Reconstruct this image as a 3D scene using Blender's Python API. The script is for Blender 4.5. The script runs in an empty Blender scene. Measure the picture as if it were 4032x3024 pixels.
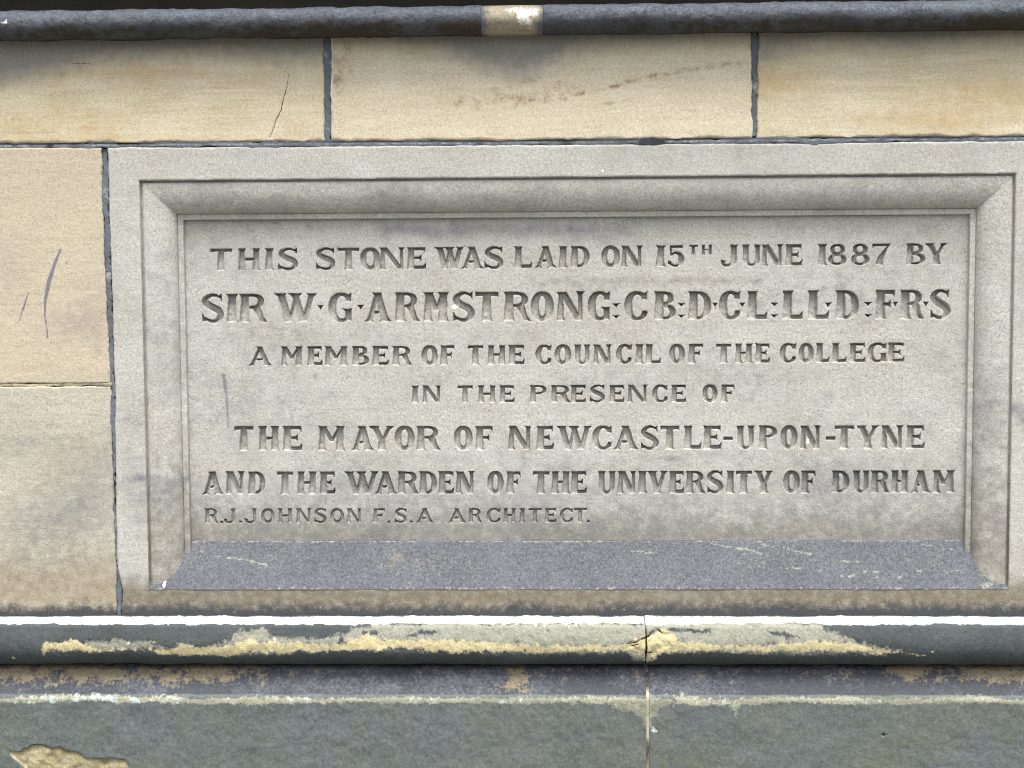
import bpy, math
import numpy as np
from mathutils import Matrix

sc = bpy.context.scene
# ---------------------------------------------------------------- camera
cam_d = bpy.data.cameras.new('camera'); cam = bpy.data.objects.new('camera', cam_d)
sc.collection.objects.link(cam); sc.camera = cam
cam_d.sensor_fit = 'HORIZONTAL'; cam_d.sensor_width = 36.0; cam_d.lens = 50.0
cam_d.clip_start = 0.05; cam_d.clip_end = 2000.0
cam.matrix_world = Matrix([[0.999627, 0.0042851, 0.0269711, -0.0348293], [0.0266175, 0.068025, -0.9973285, -2.0460511], [-0.0061084, 0.9976744, 0.0678855, 0.1412821], [0.0, 0.0, 0.0, 1.0]])
cam_d.dof.use_dof = False

# ---------------------------------------------------------------- overcast daylight
SUN_EL, SUN_AZ = 69.0, 14.0            # the light comes from high in front, a little from the right
world = bpy.data.worlds.new('World'); sc.world = world; world.use_nodes = True
wn = world.node_tree; wn.nodes.clear()
sky = wn.nodes.new('ShaderNodeTexSky'); sky.sky_type = 'NISHITA'; sky.sun_disc = False
sky.sun_elevation = math.radians(SUN_EL); sky.sun_rotation = math.radians(180 - SUN_AZ)
sky.air_density = 1.0; sky.dust_density = 4.0; sky.ozone_density = 1.0
hsv = wn.nodes.new('ShaderNodeHueSaturation'); hsv.inputs['Saturation'].default_value = 0.45
bg = wn.nodes.new('ShaderNodeBackground'); bg.inputs['Strength'].default_value = 0.10
wo = wn.nodes.new('ShaderNodeOutputWorld')
wn.links.new(sky.outputs[0], hsv.inputs['Color']); wn.links.new(hsv.outputs[0], bg.inputs['Color'])
wn.links.new(bg.outputs[0], wo.inputs['Surface'])
sun_d = bpy.data.lights.new('sun', 'SUN'); sun_d.energy = 1.5; sun_d.angle = math.radians(30)
sun_d.color = (0.98, 0.99, 0.93)
sun = bpy.data.objects.new('sun', sun_d); sc.collection.objects.link(sun)
e, a = math.radians(SUN_EL), math.radians(SUN_AZ)
d = (math.cos(e)*math.sin(a), -math.cos(e)*math.cos(a), math.sin(e))     # towards the sun
sun.rotation_euler = Matrix.Identity(3).to_euler()
from mathutils import Vector
sun.rotation_euler = Vector(d).to_track_quat('Z', 'Y').to_euler()
sc.view_settings.view_transform = 'Standard'; sc.view_settings.look = 'None'
sc.view_settings.gamma = 1.0; sc.view_settings.use_curve_mapping = False
sc.view_settings.exposure = 1.58
sc.cycles.pixel_filter_type = 'BLACKMAN_HARRIS'; sc.cycles.filter_width = 1.05

# ---------------------------------------------------------------- numeric noise
rng = np.random.default_rng(7)
TAB = rng.random((256, 256))
def vnoise(x, z, cell, seed=0):
    x = np.asarray(x, float)/cell + seed*17.31; z = np.asarray(z, float)/cell + seed*9.73
    xi = np.floor(x).astype(int); zi = np.floor(z).astype(int)
    fx = x-xi; fz = z-zi
    fx = fx*fx*(3-2*fx); fz = fz*fz*(3-2*fz)
    A = TAB[xi & 255, zi & 255]; B = TAB[(xi+1) & 255, zi & 255]
    C_ = TAB[xi & 255, (zi+1) & 255]; D_ = TAB[(xi+1) & 255, (zi+1) & 255]
    return (A*(1-fx)+B*fx)*(1-fz) + (C_*(1-fx)+D_*fx)*fz - 0.5
def fbm(x, z, cell, seed=0, octv=3):
    s = 0; amp = 1.0
    for k in range(octv):
        s = s + amp*vnoise(x, z, cell/2**k, seed+k*5); amp *= 0.5
    return s
def sstep(a, b, x):
    t = np.clip((x-a)/(b-a), 0, 1); return t*t*(3-2*t)
def sdpoly(x, z, P):
    """signed distance to a closed polygon, negative inside"""
    P = np.asarray(P, float); n = len(P)
    dmin = np.full(np.shape(x), 1e9); s = np.ones(np.shape(x))
    for i in range(n):
        ax, az = P[i]; bx, bz = P[i-1]
        ex, ez = bx-ax, bz-az; wx, wz = x-ax, z-az
        t = np.clip((wx*ex+wz*ez)/(ex*ex+ez*ez+1e-18), 0, 1)
        dmin = np.minimum(dmin, (wx-ex*t)**2+(wz-ez*t)**2)
        c1 = z >= az; c2 = z < bz; c3 = ex*wz > ez*wx
        s = np.where((c1 & c2 & c3) | (~c1 & ~c2 & ~c3), -s, s)
    return s*np.sqrt(dmin)
def sdpath(x, z, pts):
    """distance to an open path of (x, z, half width)"""
    dm = np.full(np.shape(x), 1e9)
    for (ax, az, ar), (bx, bz, br) in zip(pts[:-1], pts[1:]):
        ex, ez = bx-ax, bz-az
        t = np.clip(((x-ax)*ex+(z-az)*ez)/(ex*ex+ez*ez+1e-18), 0, 1)
        dm = np.minimum(dm, np.hypot(x-ax-ex*t, z-az-ez*t)-(ar+(br-ar)*t))
    return dm
def blob(x, z, P, soft):
    return np.clip(0.5-sdpoly(x, z, P)/soft, 0, 1)
def spot(x, z, c, rx, rz, soft=1.0):
    return np.clip((1.35-np.hypot((x-c[0])/rx, (z-c[1])/rz))/soft*0.75, 0, 1)

# ---------------------------------------------------------------- materials
def lin(r, g, b):
    f = lambda c: ((c/255+0.055)/1.055)**2.4 if c > 10 else c/255/12.92
    return (f(r), f(g), f(b), 1)
class NT:
    def __init__(s, m): s.t = m.node_tree; s.n = s.t.nodes; s.l = s.t.links
    def new(s, k, **kw):
        n = s.n.new(k)
        for a, v in kw.items(): setattr(n, a, v)
        return n
    def put(s, sock, v):
        if hasattr(v, 'is_linked') or isinstance(v, bpy.types.NodeSocket): s.l.new(v, sock)
        else: sock.default_value = v
    def math(s, op, a, b=0.0, c=0.0, clamp=False):
        n = s.new('ShaderNodeMath', operation=op, use_clamp=clamp)
        s.put(n.inputs[0], a); s.put(n.inputs[1], b); s.put(n.inputs[2], c); return n.outputs[0]
    def noise(s, vec, scale, detail=3.0, rough=0.6):
        n = s.new('ShaderNodeTexNoise'); s.l.new(vec, n.inputs['Vector'])
        n.inputs['Scale'].default_value = scale; n.inputs['Detail'].default_value = detail
        n.inputs['Roughness'].default_value = rough; return n.outputs['Fac']
    def mix(s, f, a, b, mode='MIX'):
        n = s.new('ShaderNodeMix', data_type='RGBA', blend_type=mode)
        s.put(n.inputs[0], f); s.put(n.inputs[6], a); s.put(n.inputs[7], b); return n.outputs[2]
    def attr(s, name):
        n = s.new('ShaderNodeAttribute', attribute_name=name); return n.outputs['Fac']
    def remap(s, v, a, b, c, d):
        n = s.new('ShaderNodeMapRange'); n.clamp = True
        s.put(n.inputs[0], v)
        for i, q in enumerate((a, b, c, d)): n.inputs[i+1].default_value = q
        return n.outputs[0]
def stone(name, A, B, layers=(), grain=0.18, speck=0.45, streak=0.08, bump=0.5, tilt=0.0, mottle=14.0, blotch=None, rough=0.9):
    """sandstone: two base tones, bedding streaks, grain, dark specks, then stain layers (attribute, colour, ragged, sharp)"""
    m = bpy.data.materials.new(name); m.use_nodes = True; q = NT(m)
    bs = q.n['Principled BSDF']; bs.inputs['Roughness'].default_value = rough
    bs.inputs['Specular IOR Level'].default_value = 0.25
    pos = q.new('ShaderNodeNewGeometry').outputs['Position']
    mp = q.new('ShaderNodeMapping'); q.l.new(pos, mp.inputs[0]); mp.inputs['Scale'].default_value = (1, 1, 11)
    mp.inputs['Rotation'].default_value = (0, tilt, 0)
    n_big = q.noise(pos, mottle, 5.0, 0.6)
    n_str = q.noise(mp.outputs[0], 9.0, 5.0, 0.65)
    n_mid = q.noise(pos, 70.0, 5.0, 0.65)
    n_fine = q.noise(pos, 230.0, 3.0, 0.7)
    n_gr = q.noise(pos, 520.0, 2.0, 0.8)
    col = q.mix(q.remap(n_big, 0.33, 0.67, 0, 1), A, B)
    col = q.mix(q.remap(n_str, 0.3, 0.7, 0, 1), col, q.mix(1.0, col, (1-streak*2.2, 1-streak*2.5, 1-streak*2.9, 1), 'MULTIPLY'))
    mp2 = q.new('ShaderNodeMapping'); q.l.new(pos, mp2.inputs[0]); mp2.inputs['Scale'].default_value = (1, 1, 26)
    mp2.inputs['Rotation'].default_value = (0, tilt, 0)
    n_bed = q.noise(mp2.outputs[0], 5.5, 6.0, 0.7)
    col = q.mix(q.remap(n_bed, 0.56, 0.72, 0, 1), col, q.mix(1.0, col, (1-streak*2.4, 1-streak*2.8, 1-streak*3.4, 1), 'MULTIPLY'))
    if blotch:
        col = q.mix(q.remap(n_mid, 0.5, 0.75, 0, 0.75), col, blotch)
    for (att, c, rag, sharp) in layers:
        t = q.math('ADD', q.attr(att), q.math('MULTIPLY', q.math('ADD', n_mid, -0.5), rag*2.2))
        t = q.math('ADD', t, q.math('MULTIPLY', q.math('ADD', n_fine, -0.5), rag*1.5))
        t = q.math('MULTIPLY_ADD', q.math('ADD', t, -0.5), sharp, 0.5, clamp=True)
        t = q.math('MULTIPLY', t, q.remap(q.attr(att), 0.0, 0.12, 0, 1))
        col = q.mix(t, col, c)
    g = q.remap(n_gr, 0.25, 0.75, 1-grain*1.25, 1+grain*1.1)
    col = q.mix(1.0, col, q.new_rgb(g), 'MULTIPLY') if hasattr(q, 'new_rgb') else q.mix(1.0, col, g, 'MULTIPLY')
    g2 = q.remap(n_fine, 0.3, 0.7, 1-grain*0.9, 1+grain*0.7)
    col = q.mix(1.0, col, g2, 'MULTIPLY')
    sp = q.remap(q.noise(pos, 330.0, 2.0, 0.5), 0.64, 0.72, 0, speck)
    col = q.mix(sp, col, lin(80, 72, 68))
    q.l.new(col, bs.inputs['Base Color'])
    bp = q.new('ShaderNodeBump'); bp.inputs['Strength'].default_value = bump; bp.inputs['Distance'].default_value = 0.0012
    hgt = q.math('ADD', q.math('MULTIPLY', n_gr, 0.5), q.math('ADD', q.math('MULTIPLY', n_fine, 0.8), q.math('MULTIPLY', n_mid, 0.8)))
    q.l.new(hgt, bp.inputs['Height']); q.l.new(bp.outputs[0], bs.inputs['Normal'])
    return m

SOOT = lin(96, 98, 104); DEEP = lin(52, 54, 58)
cream = stone('cream_sandstone', lin(206, 193, 161), lin(215, 205, 180),
    (('warm', lin(186, 152, 100), 0.6, 1.0), ('soot', lin(142, 139, 131), 0.45, 1.1), ('deep', lin(70, 64, 60), 0.3, 4.0), ('pale', lin(228, 222, 212), 0.2, 5.0)),
    tilt=0.02)
cream_slant = stone('slant_bedded_sandstone', lin(208, 196, 168), lin(216, 206, 183),
    (('warm', lin(150, 124, 92), 1.0, 1.5), ('soot', lin(142, 139, 132), 0.45, 1.1), ('deep', lin(62, 58, 58), 0.3, 4.0), ('pale', lin(228, 222, 212), 0.2, 5.0)),
    streak=0.05, tilt=0.22, grain=0.19)
pinkish = stone('pinkish_sandstone', lin(188, 176, 156), lin(192, 180, 158),
    (('soot', lin(150, 140, 132), 0.5, 1.3), ('smear', lin(122, 116, 122), 0.6, 2.2), ('deep', lin(96, 92, 92), 0.3, 4.0)), streak=0.045, grain=0.18)
greyish = stone('greyish_sandstone', lin(182, 175, 158), lin(190, 185, 170),
    (('warm', lin(134, 121, 100), 0.6, 1.2), ('soot', lin(124, 124, 124), 0.5, 1.2), ('deep', lin(66, 67, 69), 0.6, 1.5)), streak=0.07, grain=0.24)
plaque = stone('dressed_plaque_stone', lin(178, 174, 165), lin(187, 185, 178),
    (('warm', lin(116, 107, 90), 0.6, 1.2), ('soot', lin(124, 125, 128), 0.6, 1.1), ('deep', lin(66, 67, 70), 0.6, 1.5), ('pale', lin(235, 232, 226), 0.2, 6.0)),
    streak=0.035, grain=0.26)
sillm = stone('sooty_sill_stone', lin(92, 94, 99), lin(102, 104, 108),
    (('warm', lin(140, 132, 112), 0.5, 2.0), ('bare_or_sheen', lin(140, 139, 131), 1.1, 2.0), ('pale', lin(225, 224, 228), 0.15, 7.0)), grain=0.4, speck=0.25, streak=0.02)
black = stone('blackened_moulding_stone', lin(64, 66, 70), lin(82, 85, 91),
    (('warm', lin(62, 56, 47), 1.1, 2.6), ('bare_or_sheen', lin(104, 109, 118), 0.8, 1.0), ('pale', lin(215, 212, 204), 0.3, 4.0)), grain=0.26, speck=0.3, streak=0.0, bump=1.0, mottle=14)
patchm = stone('clean_moulding_stone', lin(162, 154, 136), lin(154, 146, 128),
    (('soot', lin(92, 93, 96), 0.8, 1.8), ('pale', lin(228, 224, 212), 0.9, 1.6)), grain=0.2)
lower = stone('peeling_moulding_stone', lin(68, 72, 72), lin(78, 83, 84),
    (('bare_or_sheen', lin(142, 141, 128), 1.0, 1.9), ('warm', lin(192, 179, 140), 0.85, 2.7), ('pale', lin(200, 199, 194), 0.75, 3.2), ('deep', lin(46, 38, 32), 0.15, 7.0)),
    grain=0.22, speck=0.2, streak=0.02, bump=0.8)
plinthm = stone('grimy_plinth_stone', lin(94, 100, 98), lin(102, 107, 105),
    (('band', lin(70, 72, 77), 0.5, 2.0), ('lilac', lin(102, 104, 111), 0.8, 1.4), ('warm', lin(130, 119, 98), 0.9, 2.6), ('bare_or_sheen', lin(160, 158, 138), 0.95, 2.3), ('moss', lin(103, 107, 95), 0.9, 1.3), ('pale', lin(178, 190, 187), 1.1, 3.0), ('chip', lin(158, 150, 114), 0.1, 9.0), ('ochre', lin(176, 166, 136), 0.9, 2.4), ('umber', lin(124, 112, 84), 0.9, 2.4), ('deep', lin(44, 42, 40), 0.1, 7.0)),
    grain=0.24, speck=0.3, streak=0.0, mottle=34, blotch=lin(88, 95, 86), bump=0.5)
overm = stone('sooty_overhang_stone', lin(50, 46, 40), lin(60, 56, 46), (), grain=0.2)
mortarm = stone('dark_mortar', lin(92, 97, 104), lin(108, 112, 118), (('pale', lin(150, 154, 160), 0.8, 1.8), ('deep', lin(52, 54, 62), 0.3, 3.0)), grain=0.16, speck=0.25, streak=0.0)
sandmortar = stone('sandy_mortar', lin(186, 176, 154), lin(176, 164, 140), (('deep', lin(126, 114, 98), 0.6, 2.0),), grain=0.2)
palemortar = stone('pale_mortar', lin(168, 160, 132), lin(186, 182, 172), (('deep', lin(70, 66, 58), 0.4, 3.0),), grain=0.22)
wallm = stone('rough_wall_stone', lin(150, 136, 108), lin(160, 146, 120), ())
groundm = stone('paving', lin(92, 90, 86), lin(104, 102, 98), (), grain=0.1, mottle=1.2)

# ---------------------------------------------------------------- mesh helpers
def link(o, parent=None):
    sc.collection.objects.link(o)
    if parent: o.parent = parent
    return o
def mesh_obj(name, V, F, mat, attrs=None, parent=None, smooth=True):
    me = bpy.data.meshes.new(name)
    V = np.ascontiguousarray(V, np.float32); nf = len(F)
    if isinstance(F, np.ndarray):
        loops = F.ravel().astype(np.int32); starts = np.arange(0, nf*4, 4, dtype=np.int32)
    else:
        loops = np.concatenate([np.asarray(f, np.int32) for f in F])
        starts = np.concatenate([[0], np.cumsum([len(f) for f in F])[:-1]]).astype(np.int32)
    me.vertices.add(len(V)); me.vertices.foreach_set('co', V.ravel())
    me.loops.add(len(loops)); me.loops.foreach_set('vertex_index', loops)
    me.polygons.add(nf); me.polygons.foreach_set('loop_start', starts)
    me.update(calc_edges=True)
    me.polygons.foreach_set('use_smooth', np.full(nf, smooth))
    for k, v in (attrs or {}).items():
        at = me.attributes.new(k, 'FLOAT', 'POINT'); at.data.foreach_set('value', np.ascontiguousarray(v, np.float32).ravel())
    me.validate(); me.materials.append(mat)
    return link(bpy.data.objects.new(name, me), parent)
def quads(nz, nx, off=0):
    i = np.arange(nz*nx).reshape(nz, nx)+off
    return np.stack([i[:-1, :-1], i[:-1, 1:], i[1:, 1:], i[1:, :-1]], -1).reshape(-1, 4)
def grid_parts(X, Y, Z, attrs, rim=None):
    """grid rows go up in z, columns to +x; the rim is carried back into the wall to depth `rim`"""
    nz, nx = X.shape
    V = np.stack([X, Y, Z], -1).reshape(-1, 3); F = [quads(nz, nx)]
    A = {k: np.broadcast_to(v, X.shape).ravel() for k, v in attrs.items()}
    if rim is not None:
        i = np.arange(nz*nx).reshape(nz, nx)
        ring = np.concatenate([i[0, :], i[1:, -1], i[-1, -2::-1], i[-2:0:-1, 0]])
        R_ = V[ring].copy(); R_[:, 1] = rim
        b = len(V)+np.arange(len(ring))
        F.append(np.stack([np.roll(ring, -1), ring, b, np.roll(b, -1)], -1))
        V = np.concatenate([V, R_]); A = {k: np.concatenate([v, v[ring]]) for k, v in A.items()}
    return V, np.concatenate(F), A
def join(parts):
    V, F, A, o = [], [], {}, 0
    keys = set().union(*[p[2].keys() for p in parts])
    for v, f, a_ in parts:
        V.append(v); F.append(f+o); o += len(v)
        for k in keys: A.setdefault(k, []).append(a_.get(k, np.zeros(len(v))))
    return np.concatenate(V), np.concatenate(F), {k: np.concatenate(v) for k, v in A.items()}
def axis(a, b, step=0.0013, fine=(-0.90, 0.72), coarse=0.012):
    """sample positions a..b, fine inside the part of the wall in view"""
    lo, hi = max(a, fine[0]), min(b, fine[1]); out = []
    if a < lo: out += list(np.linspace(a, lo, max(2, int((lo-a)/coarse)), endpoint=False))
    out += list(np.linspace(lo, hi, max(2, int((hi-lo)/step)), endpoint=hi >= b))
    if hi < b: out += list(np.linspace(hi, b, max(2, int((b-hi)/coarse))))
    return np.array(out)
def thing(o, label, cat, group=None):
    o['label'] = label; o['category'] = cat
    if group: o['group'] = group
    return o
def empty(name, loc=(0, 0, 0)):
    o = bpy.data.objects.new(name, None); o.empty_display_size = 0.05; o.location = loc; return link(o)

def block(name, xl, xr, zb, zt, mat, attr_fn, seed, arris=0.0036, y0=0.0, wob=0.0017, uneven=0.0008, chips=1.7, relief=None, step=0.0013):
    """a squared stone: wavering edges, worn arrises, slightly uneven face.  xl, xr: functions of z; zb, zt: functions of x"""
    f = lambda v: v if callable(v) else (lambda t, v=v: np.full(np.shape(t), v, float))
    xl, xr, zb, zt = map(f, (xl, xr, zb, zt))
    xm0, xm1 = float(xl(np.array(0.0))), float(xr(np.array(0.0)))
    u = axis(xm0, xm1, step); u = (u-xm0)/(xm1-xm0)
    zc0, zc1 = float(zb(np.array((xm0+xm1)/2))), float(zt(np.array((xm0+xm1)/2)))
    v = np.linspace(0, 1, max(3, int((zc1-zc0)/step)))
    U, W_ = np.meshgrid(u, v)
    X = xm0+U*(xm1-xm0); Z = zc0+W_*(zc1-zc0)
    for _ in range(2):
        L = xl(Z)+wob*(fbm(Z*0+1.7*seed, Z, 0.016, seed, 3)+0.5*vnoise(Z*0+seed, Z, 0.0045, 3)); R_ = xr(Z)+wob*(fbm(Z*0+2.3*seed, Z, 0.014, seed+3, 3)+0.5*vnoise(Z*0+seed, Z, 0.0045, 5))
        X = L+(R_-L)*U
        B_ = zb(X)+wob*fbm(X, X*0+3.1*seed, 0.02, seed+5, 3); T = zt(X)+wob*fbm(X, X*0+4.7*seed, 0.018, seed+8, 3)
        Z = B_+(T-B_)*W_
    ed = np.minimum(np.minimum(X-L, R_-X), np.minimum(Z-B_, T-Z))
    r = arris*(1+chips*np.clip(fbm(X, Z, 0.025, seed+11, 3), -0.6, 1.2))
    k = np.clip(1-ed/np.maximum(r, 1e-5), 0, 1)
    Y = y0+r*(1-np.sqrt(np.clip(1-k*k, 0, 1)))+uneven*fbm(X, Z, 0.05, seed+13, 4)+0.00025*fbm(X, Z, 0.006, seed+17, 2)
    A = attr_fn(X, Z)
    if relief is not None: Y = Y+relief(X, Z)
    V, F, A = grid_parts(X, Y, Z, A, rim=0.10)
    return mesh_obj(name, V, F, mat, A)

def sweep(name, prof, x0, x1, mat, attr_fn, seed, jag=0.0006, step=0.0016, parent=None, relief=None, end_l=None, end_r=None):
    """a moulding: profile points (y, z) carried along x between two end faces"""
    P = np.asarray(prof, float)
    xs = axis(x0, x1, step)
    X = np.tile(xs, (len(P), 1)); Y = np.tile(P[:, :1], (1, len(xs))); Z = np.tile(P[:, 1:], (1, len(xs)))
    T = np.gradient(P, axis=0); T /= np.linalg.norm(T, axis=1)[:, None]+1e-12
    s = np.concatenate([[0], np.cumsum(np.linalg.norm(np.diff(P, axis=0), axis=1))])
    S = np.tile(s[:, None], (1, len(xs)))
    dn = jag*fbm(X, S, 0.03, seed, 4)+0.4*jag*fbm(X, S, 0.008, seed+4, 3)
    if relief is not None: dn = dn+relief(X, Y, Z, S)
    Y = Y+T[:, 1:]*dn; Z = Z-T[:, :1]*dn
    V, F, A = grid_parts(X, Y, Z, attr_fn(X, Y, Z, S))
    n = len(xs); caps = [list(range(0, len(P)*n, n)), list(range(n-1, len(P)*n, n))[::-1]]
    F = [list(f) for f in F.tolist()]+caps
    return mesh_obj(name, V, F, mat, A, parent)
def densify(pts, step):
    out = []
    for (a0, b0), (a1, b1) in zip(pts[:-1], pts[1:]):
        n = max(1, int(math.hypot(a1-a0, b1-b0)/step))
        out += [(a0+(a1-a0)*k/n, b0+(b1-b0)*k/n) for k in range(n)]
    return out+[pts[-1]]
def arc(cy, cz, ry, rz, t0, t1, n):
    return [(cy+ry*math.cos(math.radians(t0+(t1-t0)*k/n)), cz+rz*math.sin(math.radians(t0+(t1-t0)*k/n))) for k in range(n+1)]
def lin2(p, q, along_x=True):
    """straight edge through two wall points, as a function of the other coordinate"""
    (ax, az), (bx, bz) = p, q
    if along_x: return lambda x: az+(bz-az)*(np.asarray(x, float)-ax)/(bx-ax)
    return lambda z: ax+(bx-ax)*(np.asarray(z, float)-az)/(bz-az)
def pts_edge(P):
    """edge given by several wall points from top to bottom: x as a function of z"""
    P = sorted(P, key=lambda p: p[1]); zz = [p[1] for p in P]; xx = [p[0] for p in P]
    return lambda z: np.interp(np.asarray(z, float), zz, xx)
def zx_edge(P):
    P = sorted(P); xx = [p[0] for p in P]; zz = [p[1] for p in P]
    return lambda x: np.interp(np.asarray(x, float), xx, zz)

# ---------------------------------------------------------------- ground and the wall body behind the stones
GROUND = -1.46
def plain_box(name, x0, x1, y0, y1, z0, z1, mat, parent=None):
    V = [(x, y, z) for x in (x0, x1) for y in (y0, y1) for z in (z0, z1)]
    F = [(0, 1, 3, 2), (4, 6, 7, 5), (0, 4, 5, 1), (2, 3, 7, 6), (0, 2, 6, 4), (1, 5, 7, 3)]
    return mesh_obj(name, V, F, mat, None, parent, False)
g = mesh_obj('ground', [(-400, -800, GROUND), (400, -800, GROUND), (400, 0.5, GROUND), (-400, 0.5, GROUND)], [(0, 1, 2, 3)], groundm, None, None, False)
g['kind'] = 'structure'
wb = plain_box('wall', -2.2, 2.0, 0.06, 0.6, GROUND, 2.0, wallm); wb['kind'] = 'structure'

# ---------------------------------------------------------------- ashlar blocks above and left of the foundation stone
XL, XR_ = -1.75, 1.55
bed_top = zx_edge([(-0.8254, 0.3522), (-0.3322, 0.3512), (-0.088, 0.3504), (0.1546, 0.3504), (0.6352, 0.3501)])
bed_bot = zx_edge([(-0.8256, 0.3457), (-0.6781, 0.3455), (-0.3323, 0.3443), (-0.0881, 0.3436), (0.1546, 0.3433), (0.6354, 0.3433)])
TOPZ = 0.512
p1l = pts_edge([(-0.3556, 0.4968), (-0.3563, 0.4254), (-0.3559, 0.3517)]); p1r = pts_edge([(-0.3454, 0.4967), (-0.3456, 0.461), (-0.3475, 0.4073), (-0.3486, 0.3517)])
p2l = pts_edge([(0.2513, 0.4939), (0.2523, 0.4265), (0.2531, 0.3517)]); p2r = pts_edge([(0.2609, 0.4938), (0.2599, 0.4264), (0.2596, 0.3517)])
pll = pts_edge([(-0.679, 0.3419), (-0.678, 0.1928), (-0.6769, 0.0923), (-0.6733, -0.001), (-0.6745, -0.1921), (-0.6732, -0.2898), (-0.6736, -0.3352)])
plr = pts_edge([(-0.6705, 0.3418), (-0.6695, 0.1928), (-0.6687, 0.0923), (-0.6683, 0.0089), (-0.6715, -0.1921), (-0.6704, -0.2672), (-0.6645, -0.3012), (-0.6664, -0.3352)])
left_joint_t, left_joint_b = (-0.7615, 0.0053)[1], (-0.7616, 0.0012)[1]

crack = [(*(-0.4057, 0.4552), 0.0002), (*(-0.4086, 0.433), 0.0004), (*(-0.4159, 0.408), 0.0007), (*(-0.4183, 0.3965), 0.0007), (*(-0.4259, 0.3815), 0.0006), (*(-0.4309, 0.3679), 0.0005), (*(-0.4355, 0.356), 0.0004)]
def a_b1(x, z):
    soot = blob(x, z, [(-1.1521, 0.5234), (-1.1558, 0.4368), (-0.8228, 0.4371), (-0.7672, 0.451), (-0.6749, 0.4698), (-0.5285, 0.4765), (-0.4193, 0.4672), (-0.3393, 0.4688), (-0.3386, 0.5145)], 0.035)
    deep = np.clip(0.5-sdpath(x+0.0012*fbm(x, z, 0.012, 3), z, crack)/0.0012, 0, 1)
    deep = np.maximum(deep, 0.75*np.clip(0.5-sdpath(x, z, [(*(-0.7227, 0.4649), 0.0003), (*(-0.7007, 0.465), 0.0006), (*(-0.6769, 0.4648), 0.0003)])/0.001, 0, 1))
    pale = np.clip(0.45-np.abs(z-bed_top(x)-0.001)/0.003, 0, 1)*0
    warm = 0.26*blob(x, z, [(-0.8244, 0.3866), (-0.8254, 0.3541), (-0.6412, 0.3524), (-0.6584, 0.3995)], 0.05)+0.3*blob(x, z, [(-0.7853, 0.4619), (-0.5653, 0.4633), (-0.4926, 0.4446), (-0.749, 0.4436)], 0.03)
    return dict(soot=soot, deep=deep, pale=pale, warm=warm)
def r_b1(x, z):
    return 0.002*np.clip(0.5-sdpath(x+0.0012*fbm(x, z, 0.012, 3), z, crack)/0.0012, 0, 1)
def a_b2(x, z):
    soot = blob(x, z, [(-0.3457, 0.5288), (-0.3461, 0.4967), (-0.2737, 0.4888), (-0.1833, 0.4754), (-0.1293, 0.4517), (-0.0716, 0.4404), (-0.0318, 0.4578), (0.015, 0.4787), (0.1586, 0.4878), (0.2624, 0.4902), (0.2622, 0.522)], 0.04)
    warm = 0*x
    for k, (dx_, dz_, ln, am) in enumerate(((0, 0, 0.10, 0.62), (0.06, 0.014, 0.09, 0.66), (0.12, 0.024, 0.05, 0.6), (-0.08, -0.012, 0.07, 0.5), (-0.14, 0.004, 0.08, 0.42), (0.02, -0.02, 0.05, 0.45), (0.17, 0.03, 0.04, 0.5))):
        c0 = (0.0365, 0.4208); zz_ = z-(c0[1]+dz_)-0.21*(x-c0[0]-dx_)+0.004*fbm(x, z, 0.03, 210+k, 2)
        warm = np.maximum(warm, am*np.exp(-(zz_/0.0035)**2)*np.exp(-((x-c0[0]-dx_)/ln)**2*1.5)*(0.75+0.8*fbm(x, z, 0.012, 220+k, 2)))
    warm = np.maximum(warm, 0.5*np.clip(0.5-sdpath(x, z, [(*(-0.1659, 0.4056), 0.002), (*(-0.0935, 0.4103), 0.008), (*(-0.0031, 0.4255), 0.003)])/0.03, 0, 1))
    warm = np.maximum(warm, 0.45*spot(x, z, (-0.3322, 0.4537), 0.02, 0.035))
    deep = 0.7*spot(x, z, (-0.1557, 0.4137), 0.0016, 0.0011)+0.6*spot(x, z, (-0.2437, 0.3834), 0.002, 0.0007)
    pale = np.clip(0.95-(x-p1r(z))/0.006, 0, 1)*(z > (-0.8244, 0.3866)[1])*0.9
    return dict(soot=soot, warm=warm, deep=deep, pale=pale)
def a_b3(x, z):
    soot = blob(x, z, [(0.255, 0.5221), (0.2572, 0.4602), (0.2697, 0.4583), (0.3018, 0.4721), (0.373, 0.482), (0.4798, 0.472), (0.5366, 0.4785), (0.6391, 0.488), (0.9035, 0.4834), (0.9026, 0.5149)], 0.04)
    warm = 0.55*spot(x, z, (0.5873, 0.4091), 0.10, 0.022)+0.5*spot(x, z, (0.2877, 0.4297), 0.05, 0.03)+0.45*spot(x, z, (0.5167, 0.3743), 0.12, 0.02)
    warm = np.maximum(warm, 0.9*np.clip(0.6-sdpath(x, z, [(*(0.2623, 0.4945), 0.001), (*(0.3016, 0.4898), 0.003), (*(0.3373, 0.4947), 0.001)])/0.006, 0, 1))
    pale = np.clip(0.7-(x-p2r(z))/0.002, 0, 1)*(z > (-0.8228, 0.4371)[1])*0.8
    return dict(soot=soot, warm=warm, deep=0*x, pale=pale)
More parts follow.
